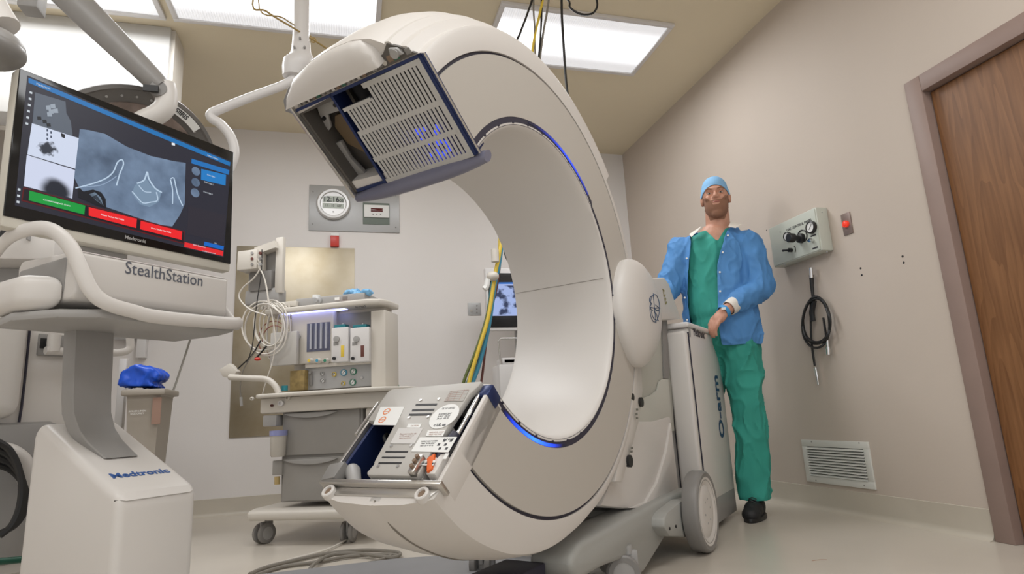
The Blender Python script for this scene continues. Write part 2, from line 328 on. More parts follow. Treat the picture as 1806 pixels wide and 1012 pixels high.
def nose(t):
    f=math.sqrt(max(.0,1-((t-T1)/3.2)**2)); r=.765
    return [(r+.018,.115),(r+.018+.040*f,.125),(r+.018+.068*f,.150),(r+.018+.076*f,.18),(r+.018+.080*f,.24),(r+.018+.075*f,.33),(r+.018+.058*f,.41),(r+.018+.030*f,.455),(r+.018,.47)]
b=nbm(); arc(b,nose,T1-.05,T1+3.19,.3); mk('cover_nose',b,M_['gshell'],gt)
def lo(t):
    r=interp(ROt,t); D=dep(t); k=max(0,min(1,(-t-60)/40))
    return [(.704,.001),(r-.02,.0),(r-.006,.004),(r,.018),(r+.012*k,.08),(r+.017*k,.16),(r+.0165*k,.1665),(r+.0175*k,.17),(r+.012*k,.27),(r,D-.012),(r-.02,D),(r-.025,D-.02),(r-.012,.2),(r-.015,.03),(.704,.02)]
b=nbm(); arc(b,lo,T0,44.5); mk('gantry_shell',b,M_['gshell'],gt)
b=nbm(); arc(b,lambda t:[(.50,dep(t)-.02),(.71,dep(t)-.02),(.71,dep(t)-.006),(.50,dep(t)-.006)],T0+14,T1-14); mk('rear_panel',b,M_['gshell'],gt)
# tiny fasteners along the liner lip, seam across the bore
b=nbm()
for t in list(range(-130,136,11)): c=gp(t,.491,-.001); box(b,-.002,.002,-.002,.002,-.0035,.0035,M=Mx.Translation(c)@Mx.Rotation(G.a,4,'Z')@Mx.Rotation(-R(t),4,'Y'))
o=mk('lip_fasteners',b,M_['seam'],gt); o['kind']='stuff'
b=nbm(); tube(b,[gp(10,.4695,d) for d in (.02,.2,.41)],.0009,n=5,sub=3); mk('bore_joint',b,M_['gcable'],gt)
b=nbm(); tube(b,[gp(141-i*1.5,.4695,.04+.0*i) for i in range(4)],.0015,n=5,sub=3); mk('cover_joint',b,M_['seam'],gt)
# --- end caps: radial planes, local a=r, b=-d so that N faces out of the gap
def cappl(th,sgn):
    a=R(th); U=G.u*cos(a)+V((0,0,1))*sin(a); W=G.n*(1 if sgn>0 else 1); O=G.w(GE,GD,GZ)
    N=U.cross(W); out=(-G.u*sin(a)+V((0,0,1))*cos(a))*sgn
    p=Pl(O,U,W)
    if p.N.dot(out)<0: p.N=-p.N; p.M=Mx.Translation(p.O)@Mx((p.U,p.W,p.N)).transposed().to_4x4()
    return p
UC=cappl(T1,1); LC=cappl(T0,-1)
def slab(bm,P,pts,z0,z1,bev=0): return prism(bm,pts,z0,z1,M=P.M,bev=bev)
# upper cap --------------------------------------------------
b=nbm(); slab(b,UC,[(.47,.03),(.74,.03),(.74,.47),(.47,.47)],-.16,-.10); mk('detector_cavity',b,M_['dark'],gt)
b=nbm()
for q in ([(.765,.012),(.765,.478),(.757,.478),(.757,.012)],[(.765,.012),(.765,.022),(.468,.022),(.468,.012)],[(.765,.330),(.765,.338),(.47,.352),(.47,.343)]): slab(b,UC,q,-.055,.004)
mk('housing_wall',b,M_['navy'],gt)
b=nbm(); slab(b,UC,[(.775,.478),(.775,.490),(.458,.490),(.458,.478)],-.05,.012,.002); mk('edge_trim',b,M_['steel'],gt)
b=nbm(); slab(b,UC,[(.762,-.001),(.762,.013),(.47,.013),(.47,-.001)],-.002,.003,.001); mk('edge_trim',b,M_['navy'],gt)
b=nbm(); slab(b,UC,[(.762,-.001),(.762,.002),(.47,.002),(.47,-.001)],.002,.007); mk('edge_bead',b,M_['steel'],gt)
b=nbm(); slab(b,UC,[(.754,.024),(.742,.218),(.714,.226),(.71,.322),(.47,.335),(.47,.024)],-.034,-.026); mk('grille_backing',b,M_['dark'],gt)
# grille plate with real slots (three rows)
poly_far=lambda r:.222 if r>.716 else .322+(.71-r)*.07
rows=[(.642,.742),(.556,.628),(.482,.542)]
b=nbm(); D0=.030
ribs=[(.742,.756),(.628,.642),(.542,.556),(.466,.482)]
for r0,r1 in ribs: f=poly_far((r0+r1)/2); slab(b,UC,[(r0,D0),(r1,D0),(r1,f),(r0,f)],.0,.006)
mk('grille_rib',b,M_['grille'],gt)
b=nbm(); slab(b,UC,[(.466,.022),(.756,.022),(.756,.031),(.466,.031)],0,.006); mk('grille_rib',b,M_['grille'],gt)
pitch=.0132; grp=bpy.data.meshes
for r0,r1 in rows:
    k=0
    while D0+k*pitch<.335:
        x=D0+k*pitch; k+=1; rr1=r1
        if x+.0075>.222: rr1=min(r1,.712)
        if rr1<=r0 or x+.006>poly_far(min(r0+.03,.70)): continue
        b=nbm(); slab(b,UC,[(r0-.001,x),(rr1+.001,x),(rr1+.001,x+.0086),(r0-.001,x+.0086)],.0036,.0056); mk('grille_slat',b,M_['grille'],gt)
b=nbm(); slab(b,UC,[(.706,.222),(.716,.222),(.716,.325),(.706,.325)],0,.006); mk('grille_rib',b,M_['grille'],gt)
b=nbm()
random.seed(4)
for i in range(26):
    a=.485+random.random()**1.6*.10; c=.085+random.random()*.085; box(b,a,a+.010,c,c+.007,-.022,-.016,M=UC.M)
mk('blue_indicator',b,scr('blue_indicator_led',(.005,.03,1),2.2),gt)
# electronics strip above the grille and bracket notch
b=nbm(); slab(b,UC,[(.768,.02),(.778,.035),(.798,.055),(.818,.085),(.80,.11),(.785,.19),(.776,.21),(.772,.46),(.768,.46)],-.004,.004); mk('bracket',b,M_['bay'],gt)
random.seed(9); cm=[M_['grey'],M_['mgrey'],mat('circuit_green',(.03,.13,.08),.5),mat('copper_brown',(.22,.15,.10),.5),M_['steel']]
for i in range(22):
    c=.04+i*.0195; h=.01; hi=.774+(.016 if c<.19 else -.001)*random.random()
    b=nbm(); s=(.0045 if c>.19 else .007)+random.random()*.002
    if i%3==1: cyl(b,UC.w(hi,c,.003),UC.w(hi,c,.008),s*.9,n=12)
    else: box(b,hi-s,hi+s,c-s,c+s*1.1,.002,.005+random.random()*.004,M=UC.M,bev=.001)
    mk('connector',b,cm[i%5],gt)
b=nbm(); slab(b,UC,[(.780,.05),(.800,.06),(.808,.082),(.785,.09)],.003,.014,.003); cyl(b,UC.w(.790,.072,.003),UC.w(.790,.072,.018),.012,n=16); mk('latch_block',b,M_['lgrey'],gt)
# open bay left of grille
b=nbm(); slab(b,UC,[(.47,.352),(.755,.345),(.755,.478),(.47,.478)],-.099,-.085); mk('bay_floor',b,M_['bay'],gt)
b=nbm(); slab(b,UC,[(.47,.468),(.765,.468),(.765,.477),(.47,.477)],-.099,-.001); mk('bay_wall',b,M_['bay'],gt)
b=nbm(); slab(b,UC,[(.468,.352),(.478,.352),(.478,.468),(.468,.468)],-.099,.0005); mk('bay_wall',b,M_['navy'],gt)
b=nbm(); slab(b,UC,[(.745,.345),(.757,.345),(.757,.468),(.745,.468)],-.099,-.002); mk('bay_wall',b,M_['bay'],gt)
b=nbm(); slab(b,UC,[(.735,.36),(.745,.45),(.715,.462),(.66,.472),(.668,.452),(.705,.435),(.70,.365)],-.06,-.05,.002); mk('bay_bracket',b,M_['lgrey'],gt)
b=nbm(); slab(b,UC,[(.69,.36),(.69,.43),(.66,.455),(.60,.45),(.54,.40),(.53,.36)],-.084,-.066,.003); mk('drive_belt',b,mat('tan_belt',(.17,.12,.07),.6),gt)
b=nbm(); slab(b,UC,[(.62,.448),(.62,.476),(.48,.476),(.50,.44),(.56,.455)],-.06,-.045,.002); mk('bay_bracket',b,M_['mgrey'],gt)
for a,c in ((.742,.445),(.70,.452),(.722,.385)):
    b=nbm(); cyl(b,UC.w(a,c,-.05),UC.w(a,c,-.043),.006,n=12); mk('screw',b,M_['black'],gt)
# rolled lip along the inner edge (dark translucent grey)
b=nbm(); rs=[]
for i in range(13):
    c=-.008+i*.041; k=1-.45*abs((i-6)/6)**3; rs.append([UC.w(.452-.006*k+.026*math.cos(q)*k,c,-.010+.042*math.sin(q)*k) for q in [2*PI*j/16 for j in range(16)]])
rings(b,rs); mk('inner_lip',b,mat('smoky_blue_grey_plastic',(.16,.16,.22),.3),gt)
b=nbm(); slab(b,UC,[(.80,.47),(.825,.455),(.80,.50),(.77,.52),(.755,.50),(.765,.48)],-.03,.0,.003); mk('corner_bumper',b,M_['mgrey'],gt)
# lower cap --------------------------------------------------
b=nbm(); slab(b,LC,[(.49,.01),(.785,.015),(.785,.335),(.49,.335)],-.14,-.09); mk('tube_cavity',b,M_['dark'],gt)
b=nbm()
for q in ([(.49,.338),(.49,.348),(.80,.348),(.80,.338)],[(.80,.01),(.808,.01),(.808,.345),(.80,.345)]): slab(b,LC,q,-.09,-.002)
mk('housing_wall',b,M_['navy'],gt)
b=nbm(); slab(b,LC,[(.50,.0),(.79,.0),(.79,.012),(.50,.012)],-.06,.010,.003); mk('edge_trim',b,M_['gshell'],gt)
b=nbm(); slab(b,LC,[(.483,.028),(.483,.335),(.492,.345),(.600,.345),(.604,.335),(.608,.236),(.745,.220),(.750,.216),(.776,.222),(.782,.214),(.785,.066),(.775,.060),(.74,.062),(.53,.045),(.50,.030)],.004,.022,.004); slab(b,LC,[(.62,.06),(.78,.06),(.78,.19),(.62,.20)],-.08,.005); mk('cover_plate',b,M_['lgrey2'] if 'lgrey2' in M_ else mat('light_beige_grey_metal',(.47,.45,.42),.45),gt)
def loc(px,py,off=.022): return LC.at(px,py,off)
def lq(name,pts,m,off=.0225,th=.0008,parent=None): b=nbm(); slab(b,LC,[loc(*p,off) for p in pts],off,off+th); return mk(name,b,m,gt,parent)
z6=lambda x,y:(560+x/2.875,660+y/2.875)
for sl in ([(500,150),(608,148),(604,158),(496,160)],[(482,177),(594,175),(590,184),(478,187)],[(466,200),(580,198),(576,208),(462,210)],[(346,389),(460,389),(456,397),(343,397)],[(328,418),(445,418),(441,425),(325,425)],[(311,446),(428,446),(424,454),(308,454)]):
    lq('vent_slot',[z6(*q) for q in sl],M_['black'],.0222,.0006)
for q in ((524,132),(617,126),(466,220),(562,216),(376,364),(475,362),(309,467),(408,467)): a,c=loc(*z6(*q)); b=nbm(); cyl(b,LC.w(a,c,.021),LC.w(a,c,.0245),.0042,n=12); mk('screw',b,M_['steel'],gt)
s1=lq('warning_sticker',[z6(*q) for q in ((320,166),(441,165),(398,259),(282,257))],M_['label'])
for q in ((352,190),(330,232)):
    a,c=loc(*z6(*q)); b=nbm(); lathe(b,LC.w(a,c,.0233),LC.N,[(.0085,0),(.0115,0),(.0115,.0004),(.0085,.0004),(.0085,0)],20); mk('warning_symbol',b,M_['orange'],gt,s1)
    b=nbm(); box(b,a-.001,a+.001,c-.008,c+.008,.0233,.0237,M=LC.M); mk('warning_symbol_bar',b,M_['orange'],gt,s1)
lb=[lq('rating_label',[z6(*q) for q in ((412,274),(536,273),(491,353),(369,352))],mat('grey_white_sticker',(.62,.60,.58),.5)),
    lq('rating_label',[z6(*q) for q in ((461,251),(529,251),(520,271),(452,271))],M_['label']),
    lq('rating_label',[z6(*q) for q in ((560,285),(650,283),(636,315),(549,314))],M_['label']),
    lq('rating_label',[z6(*q) for q in ((520,320),(708,318),(664,396),(474,392))],M_['label']),
    lq('rating_label',[z6(*q) for q in ((497,437),(600,436),(588,462),(485,461))],M_['label']),
    lq('access_sticker',[z6(*q) for q in ((672,85),(766,84),(739,136),(645,138))],mat('beige_sticker',(.40,.38,.35),.5)),
    lq('side_sticker',[z6(*q) for q in ((650,402),(668,402),(652,430),(634,430))],M_['label']),
    lq('side_sticker',[z6(*q) for q in ((765,182),(784,182),(774,208),(755,208))],M_['label'])]
# round certification sticker
ca,cc=loc(*z6(643,213)); b=nbm(); lathe(b,LC.w(ca,cc,.0224),LC.N,[(0,0),(.041,0),(.041,.0008),(0,.0008)],36); disc=mk('round_sticker',b,M_['label'],gt)
def ltext(s,px,py,size,m,P=LC,off=.0234,par=None,rot=0,sx=1,bold=0):
    # text runs along -b (image right) and up is -a on the lower cap
    a,c=P.at(*z6(px,py),off); M=Mx.Translation(P.w(a,c,off))@Mx((-P.W,-P.U,P.N)).transposed().to_4x4()@Mx.Rotation(rot,4,'Z')
    return mk('print',text_bm(s,size,M,.0002,sx=sx,bold=bold),m,gt,par)
ltext('UL US LISTED',664,172,.0085,M_['ink'],par=disc,sx=.8); ltext('FLUORESCENT\nX-RAY  120 kV\n 30 mA  100 W',640,212,.0075,M_['ink'],par=disc,sx=.8); ltext('c UL us',620,256,.012,M_['ink'],par=disc,bold=.0004)
ltext('MOBILE X-RAY SYSTEM\nModel  BI-700-00027\nInput 120 V~ 60 Hz',560,350,.0065,M_['ink'],par=lb[3],sx=.75)
ltext('C E 0123',664,330,.008,M_['ink'],par=lb[3],bold=.0002); ltext('This product complies with\n21 CFR subchapter J at\ndate of manufacture',452,312,.0065,M_['rust'],par=lb[0],sx=.75)
ltext('CAUTION',492,261,.007,M_['rust'],par=lb[1],sx=.8); ltext('WARNING: X-RAY\nHIGH VOLTAGE',600,299,.0068,M_['rust'],par=lb[2],sx=.8)
ltext('S/N C-1234',545,444,.007,M_['ink'],par=lb[4])
b=nbm(); a,c=loc(*z6(540,454))
for i in range(22):
    x=c+.034-i*.0031; box(b,a-.0022,a+.0022,x,x+.0009*(1+i%3),.0233,.0237,M=LC.M)
mk('barcode',b,M_['ink'],gt,lb[4])
b=nbm()
for i in range(4):
    for j in range(3):
        a,c=loc(*z6(628+i*17-j*12,338+j*20)); box(b,a-.0035,a+.0035,c-.0035,c+.0035,.0233,.0236,M=LC.M) if (i+j)%2 else None
mk('approval_marks',b,M_['ink'],gt,lb[3])
a,c=loc(*z6(706,110)); 
b=nbm()
for k in range(6): tube(b,[LC.w(a-.018+.007*k,c+.03,.0232),LC.w(a-.018+.007*k,c-.03+.01*(k%2),.0232)],.0006,n=4,sub=1)
for k in range(3): tube(b,[LC.w(a-.02,c+.025-.02*k,.0232),LC.w(a+.018,c+.02-.018*k,.0232)],.0006,n=4,sub=1)
mk('diagram_lines',b,M_['rust'],gt,lb[5])
# right rail, strap and connectors
b=nbm(); slab(b,LC,[(.50,.012),(.50,.030),(.78,.05),(.78,.018)],-.05,-.02); slab(b,LC,[(.485,-.004),(.525,-.004),(.525,.03),(.485,.03)],-.04,.012,.006); mk('slide_channel',b,M_['navy'],gt)
b=nbm(); cyl(b,LC.w(.515,.028,.006),LC.w(.66,.028,.006),.006,n=12); mk('slide_rail',b,M_['chrome'],gt)
b=nbm(); tube(b,[LC.w(.65,.034,.006),LC.w(.70,.038,.010),LC.w(.735,.04,.004)],.013,n=10); mk('cable_boot',b,M_['seam'],gt)
b=nbm(); slab(b,LC,[(.715,.018),(.775,.02),(.775,.045),(.72,.045)],-.01,.018,.003); mk('connector_block',b,M_['bore'],gt)
b=nbm(); slab(b,LC,[(.72,.046),(.765,.03),(.775,.04),(.735,.062)],.012,.024,.003); mk('orange_strap',b,mat('orange_strap_web',(.75,.13,.02),.6),gt)
b=nbm(); slab(b,LC,[(.735,.064),(.785,.064),(.785,.082),(.735,.082)],.018,.036,.002)
mk('terminal_block',b,M_['steel'],gt)
for q in (.745,.758,.772): b=nbm(); cyl(b,LC.w(q,.073,.036),LC.w(q,.073,.044),.005,n=12); mk('terminal',b,cm[3],gt)
# left rail, swivel bracket
b=nbm(); slab(b,LC,[(.50,.352),(.79,.352),(.79,.362),(.50,.362)],-.04,.008,.002); slab(b,LC,[(.52,.366),(.64,.366),(.64,.372),(.52,.372)],-.01,.012,.001); mk('side_rail',b,M_['steel'],gt)
b=nbm(); slab(b,LC,[(.74,.32),(.79,.32),(.80,.36),(.75,.368)],-.01,.022,.003); mk('corner_bracket',b,M_['grey'],gt)
b=nbm(); capsule(b,LC.w(.745,.315,-.012),LC.w(.80,.26,-.012),.02,.013); mk('swivel_arm',b,M_['lgrey'],gt)
b=nbm(); tube(b,[LC.w(.65,.27,-.05),LC.w(.63,.29,-.02),LC.w(.615,.29,-.02)],.006,n=8); mk('cable',b,M_['black'],gt)
# silver latch bar with two ring bolts
b=nbm(); slab(b,LC,[(.793,-.012),(.793,.360),(.804,.364),(.804,-.012)],-.02,.020,.002); slab(b,LC,[(.804,.0),(.804,.355),(.826,.345),(.826,.015)],-.02,.004,.002); mk('latch_bar',b,M_['steel'],gt)
for c in (.322,.033):
    b=nbm(); lathe(b,LC.w(.822,c,-.006),LC.N,[(0,0),(.014,0),(.0175,.003),(.0175,.018),(.0155,.020),(.011,.020),(.0095,.017),(.0095,.006),(0,.006)],24); q=mk('ring_bolt',b,M_['bore'],gt)
    b=nbm(); lathe(b,LC.w(.822,c,.004),LC.N,[(0,0),(.0093,0),(.0093,.006),(0,.006)],20); mk('bolt_bore',b,cm[3],gt,q)
b=nbm(); slab(b,LC,[(.815,.15),(.84,.15),(.84,.185),(.815,.185)],-.04,-.0,.002); mk('cable_clip',b,M_['bore'],gt)
b=nbm(); tube(b,[gp(-136.2,.838,.165)]+[gp(-136+i*6,interp(ROt,-136+i*6)+.0175*max(0,min(1,(136-i*6-60)/40)),.168) for i in range(1,7)],.0022,n=6,sub=3); mk('trailing_cable',b,M_['gcable'],gt)
# --- pivot cover: shield-shaped dome on the gantry's right side
DP=Pl(G.w(2.33,.85,.97),G.u,(0,0,1))
out=[DP.at(*q) for q in ((1104,457),(1120,460),(1136,478),(1148,505),(1156,545),(1157,592),(1150,622),(1140,640),(1130,648),(1118,641),(1104,612),(1093,575),(1087,535),(1088,495),(1095,466))]
P_=crom([V((a,c,0)) for a,c in out],4,True); ctr=sum(P_,V((0,0,0)))/len(P_)
b=nbm(); rs=[]
for f,o in ((1,-.02),(1,0),(.985,.010),(.94,.022),(.86,.034),(.74,.045),(.56,.054),(.36,.058),(.15,.060)): rs.append([ctr+(p-ctr)*f+V((0,0,0)) +V((.0,0,o)) for p in P_])
rings(b,rs,M=DP.M); 
dome=mk('pivot_cover',b,M_['bore'],gt)
# emblem: a circle with a staff and curved figure
from mathutils.bvhtree import BVHTree
_bt=nbm(); _bt.from_mesh(dome.data); _tx(_bt.verts,gt.matrix_world); _bv=BVHTree.FromBMesh(_bt)
def onto(px,py):
    r=ray(px,py); h_=_bv.ray_cast(EYE,r.normalized()); return (h_[0]+h_[1]*.0012) if h_[0] else DP.w(*DP.at(px,py,.05),.05)
b=nbm(); K=lambda zx,zy:(780+zx/2.976,380+zy/2.976)
tube(b,[onto(*K(1114+25*cos(k*PI/10),486+72*sin(k*PI/10))) for k in range(20)],.0016,n=5,closed=True,sub=2)
tube(b,[onto(*K(1107,410)),onto(*K(1112,480)),onto(*K(1121,566))],.0020,n=5,sub=2)
for pts_ in ([(1104,420),(1090,430),(1088,452),(1098,462),(1089,478),(1095,492),(1104,500)],[(1118,470),(1130,478),(1138,490),(1130,500),(1117,492)],[(1112,505),(1124,520),(1130,545),(1134,552)],[(1090,480),(1114,486),(1137,483)],[(1096,500),(1104,530),(1118,548)]): tube(b,[onto(*K(*q)) for q in pts_],.0018,n=5)
_bt.free(); mk('emblem',b,M_['navyink'],gt,dome)
# --- cabinet of the cart
CD0,CD1=.84,1.27; MX=G.M
CP=Pl(G.w(0,CD0-.001,0),G.u,(0,0,1)); CE0=CP.at(1214,571)[0]; CE1=CP.at(1281,716)[0]; print('cab',CE0,CE1)
b=nbm()
prism(b,[(CE0,.14),(CE0,.985),(CE1+.005,.985),(CE1-.02,.25),(CE1-.03,.14)],-CD1,-CD0,M=MX@Mx.Rotation(R(90),4,'X'),bev=.012); mk('cabinet_body',b,M_['white'],gt)
b=nbm(); prism(b,[(3.0,.03),(3.0,.141),(CE1-.022,.255),(CE1-.03,.03)],-CD1,-CD0-.001,M=MX@Mx.Rotation(R(90),4,'X'),bev=.008); mk('cabinet_skirt',b,M_['mgrey'],gt)
b=nbm(); box(b,CE0-.05,CE0-.004,CD0+.003,CD0+.108,.20,.965,M=MX,bev=.016,seg=3); mk('front_cover',b,M_['white'],gt)
b=nbm(); box(b,CE0-.006,CE0+.002,CD0+.002,CD0+.02,.20,.96,M=MX); box(b,CE0-.02,CE0+.0,CD0+.105,CD0+.118,.20,.962,M=MX); mk('cover_gap',b,M_['seam'],gt)
b=nbm(); box(b,CE0-.02,CE1+.015,CD0-.006,CD1+.01,.985,1.012,M=MX,bev=.010,seg=3); mk('cabinet_top',b,M_['white2'],gt)
b=nbm(); prism(b,[G.p(*q,.90) for q in ((1120,491),(1158,490),(1172,489),(1180,500),(1201,562),(1150,566))],-1.03,-.90,M=MX@Mx.Rotation(R(90),4,'X'),bev=.008,seg=3); con=mk('control_console',b,M_['bore'],gt)
def ctext(name,s,px,py,size,m,rot=0,P=CP,off=.001,par=None,sx=1,bold=0):
    a,c=P.at(px,py); M=P.M@Mx.Translation((a,c,off))@Mx.Rotation(rot,4,'Z'); return mk(name,text_bm(s,size,M,.0006,sx=sx,bold=bold),m,gt,par)
ctext('lettering','Medtronic',1233,588,.066,M_['ink'],sx=.78)
ctext('lettering','O-arm',1268,716,.135,M_['navyink'],rot=R(90),sx=.92,bold=.003)
b=nbm(); a,c=CP.at(1216,583); box(b,a-.004,a+.002,c-.03,c+.035,0,.001,M=CP.M); tube(b,[CP.w(a+.012*cos(k*.7),c+.03*sin(k*.7),.001) for k in range(9)],.0014,n=5,closed=True,sub=2); mk('emblem',b,M_['mgrey'],gt)
P9=Pl(G.w(0,.899,0),G.u,(0,0,1)); a,c=P9.at(1172,523); mk('console_lettering',text_bm('A305',.038,P9.M@Mx.Translation((a,c,.001))@Mx.Rotation(R(-72),4,'Z'),.0006),mat('olive_ink',(.3,.26,.08),.5),gt,con)
# --- pedestal between gantry and cabinet
PX=MX@Mx.Rotation(R(90),4,'X')      # local (e, z, -d)
def gpoly(b,pts,d0,d1,bev): return prism(b,[G.p(*q,d0) for q in pts],-d1,-d0,M=PX,bev=bev)
b=nbm(); gpoly(b,[(1060,893),(1085,830),(1100,760),(1118,742),(1150,742),(1183,733),(1190,800),(1199,880),(1192,890),(1150,898),(1100,897)],.930,1.2,.012); mk('pedestal_cover',b,M_['white'],gt)
b=nbm(); gpoly(b,[(1184,745),(1190,800),(1199,880),(1192,890),(1150,898),(1112,896),(1140,885),(1160,850),(1176,795)],.918,.935,.004); mk('pedestal_flank',b,M_['white'],gt)
b=nbm(); gpoly(b,[(1110,560),(1176,560),(1182,640),(1190,760),(1110,780)],.945,1.15,.004); mk('lift_column',b,mat('pale_green_grey_paint',(.47,.47,.42),.45),gt)
b=nbm(); gpoly(b,[(1112,704),(1130,703),(1148,697),(1160,688),(1164,672),(1170,668),(1179,669),(1186,745),(1112,765)],.934,.944,.002); mk('column_plate',b,mat('pale_column_plate',(.55,.55,.50),.4),gt)
b=nbm(); gpoly(b,[(1168,560),(1177,560),(1181,667),(1172,667)],.936,.946,.001); mk('column_shadow_gap',b,M_['grey'],gt)  # solid grey strip stands in for the shade of a gap
b=nbm(); prism(b,[G.p(*q,.874) for q in ((1108,640),(1132,648),(1134,690),(1127,745),(1112,800),(1098,850),(1085,850),(1100,760))],-.98,-.874,M=PX,bev=.006); mk('side_arm',b,M_['gshell'],gt)
FPn=Pl(G.w(0,.868,0),G.u,(0,0,1))
for px,py,r,par in ((1115,700,.014,0),(1131,709,.019,0),(1111,813,.022,0),(1159,629,.008,1),(1160,639,.005,1),(1160,701,.004,1),(1156,894,.006,2),(1193,886,.005,2)):
    PP=Pl(G.w(0,(.868,.972,.925)[par],0),G.u,(0,0,1)); a,c=PP.at(px,py); b=nbm(); cyl(b,PP.w(a,c,-.01),PP.w(a,c,.004),r,n=16); mk('bolt_cap',b,M_['black'],gt)
b=nbm()
for px,py in ((1122,722),(1121,730),(1122,737),(1113,790),(1112,796)): a,c=FPn.at(px,py); box(b,a-.010,a+.010,c-.004,c+.004,.003,.0045,M=FPn.M)
o=mk('marking',b,mat('grey_ink',(.15,.15,.13),.5),gt); o['kind']='stuff'
# --- base, wheels and casters
b=nbm(); prism(b,[(1.72,.115),(1.68,.15),(1.68,.185),(1.76,.215),(2.60,.235),(2.90,.235),(2.90,.12),(2.6,.115),(2.25,.02),(2.18,.02),(2.10,.10),(1.90,.115)],-1.02,-.875,M=PX,bev=.018,seg=3); box(b,2.3,2.90,1.0,1.55,.10,.22,M=MX,bev=.02); mk('cart_base',b,M_['basegrey'],gt)
b=nbm(); gpoly(b,[(1172,930),(1172,914),(1178,903),(1204,882),(1222,878),(1228,948),(1182,946)],.825,.93,.008); br=mk('axle_bracket',b,M_['basegrey'],gt)
for q_ in ((1181,932),(1192,928)): b=nbm(); u_,z_=G.p(*q_,.824); cyl(b,G.w(u_,.828,z_),G.w(u_,.822,z_),.006,n=12); mk('bracket_screw',b,M_['black'],gt,br)
WD=.752; WE=G.p(1251,908,WD)[0]; WR=G.p(1243,831,WD)[1]/2+.002
b=nbm(); lathe(b,G.w(WE,WD,WR),G.n,[(WR-.030,.004),(WR-.010,0),(WR-.004,.004),(WR,.014),(WR,.056),(WR-.005,.066),(WR-.040,.066),(WR-.040,.004)],48); wh=mk('wheel',b,M_['grey'],gt)
b=nbm(); lathe(b,G.w(WE,WD,WR),G.n,[(0,.006),(WR*.38,.004),(WR*.55,.006),(WR*.64,.012),(WR*.71,.006),(WR-.027,.002),(WR-.027,.06),(0,.06)],48); mk('wheel_disc',b,M_['white'],gt,wh)
for k in range(6): b=nbm(); a=k*PI/3+.2; c=G.w(WE+.04*cos(a),WD,WR+.05*sin(a)); cyl(b,c+G.n*.003,c+G.n*.009,.004,n=10); mk('wheel_bolt',b,M_['lgrey'],gt,wh)
b=nbm(); cyl(b,G.w(WE,.83,WR),G.w(WE,1.4,WR),.02); mk('axle',b,M_['grey'],gt)
b=nbm(); lathe(b,G.w(WE,1.33,WR),G.n,[(0,0),(.145,0),(WR,.012),(WR,.05),(.145,.06),(0,.06)],40); mk('wheel',b,M_['grey'],gt)
def caster(root,x,y,r,w,ang,Mfr,housing=M_['mgrey'],plate=None):
    M=Mfr@Mx.Translation((x,y,0))@Mx.Rotation(ang,4,'Z'); P=lambda *q:M@V(q); D=(M.to_3x3()@V((0,1,0)))
    for s in (-1,1):
        b=nbm(); lathe(b,P(0,s*w*.5-w*.22,r),D,[(r*.62,0),(r*.9,0),(r,w*.07),(r,w*.37),(r*.9,w*.44),(r*.62,w*.44)],28); q=mk('caster_wheel',b,M_['grey'],root)
        b=nbm(); lathe(b,P(0,s*w*.5-w*.2,r),D,[(0,0),(r*.64,0),(r*.64,w*.42),(0,w*.42)],24); mk('hub',b,M_['lgrey'],root,q)
    b=nbm(); box(b,-r*.5,r*1.0,-w*.16,w*.16,r*1.0,r*2.12,M=M,bev=r*.12); cyl(b,P(r*.4,0,r*1.9),P(r*.4,0,r*2.4),r*.3,n=16); box(b,-r*.35,r*.35,-w*.2,w*.2,r*.6,r*1.3,M=M,bev=r*.1); mk('caster_fork',b,housing,root)
caster(gt,2.10,.90,.058,.07,R(-60),G.M,M_['lgrey']); caster(gt,2.06,1.46,.045,.06,R(20),G.M,M_['lgrey'])
# front feet below the ring
b=nbm(); c=fl(905,1010,.10); 

def fb(F,v,x0,y0,x1,y1):
    mx,my=(x0+x1)/2,(y0+y1)/2; a=F.p(x0,my,v)[0]; c=F.p(x1,my,v)[0]; z1=F.p(mx,y0,v)[1]; z0=F.p(mx,y1,v)[1]; return a,c,z0,z1
def pbox(b,F,v,dv,x0,y0,x1,y1,bev=.003):   # box whose front face (plane v) spans a pixel rectangle, depth dv
    a,c,z0,z1=fb(F,v,x0,y0,x1,y1); return box(b,a,c,v,v+dv,z0,z1,M=F.M,bev=bev)
# stabilising feet under the ring
b.free()
for c in (fl(880,1004,.10),fl(1060,1000,.05)):
    pass
b=nbm(); cc=G.p(900,1000,1.02); box(b,cc[0]-.10,cc[0]+.10,.96,1.1,.07,.17,M=MX,bev=.006); box(b,cc[0]-.14,cc[0]-.06,.94,1.0,.06,.10,M=MX,bev=.004); mk('foot_block',b,M_['seam'],gt)
for i in range(4): b=nbm(); u=cc[0]+.03+i*.022; box(b,u,u+.014,.94,1.08,.0,.08,M=MX,bev=.002); mk('foot_fin',b,M_['mgrey'],gt)
b=nbm(); box(b,1.78,2.2,.97,1.3,.16,.21,M=MX,bev=.004); mk('undercarriage',b,M_['grey'],gt)
# ------------------------------------------------------------------ grey floor platform lying under the ring
pts=[fl(440,1014,.03),fl(700,984,.03),fl(856,974,.03),fl(980,985,.03),fl(960,1090,.03),fl(430,1090,.03)]
b=nbm(); prism(b,[(p.x,p.y) for p in pts],.0,.03,bev=.004); one('floor_mat','flat grey mat on the floor beneath the bottom of the scanner ring','mat',b,mat('grey_mat_vinyl',(.27,.27,.28),.5,noise=.08),(0.2,2.6,0))
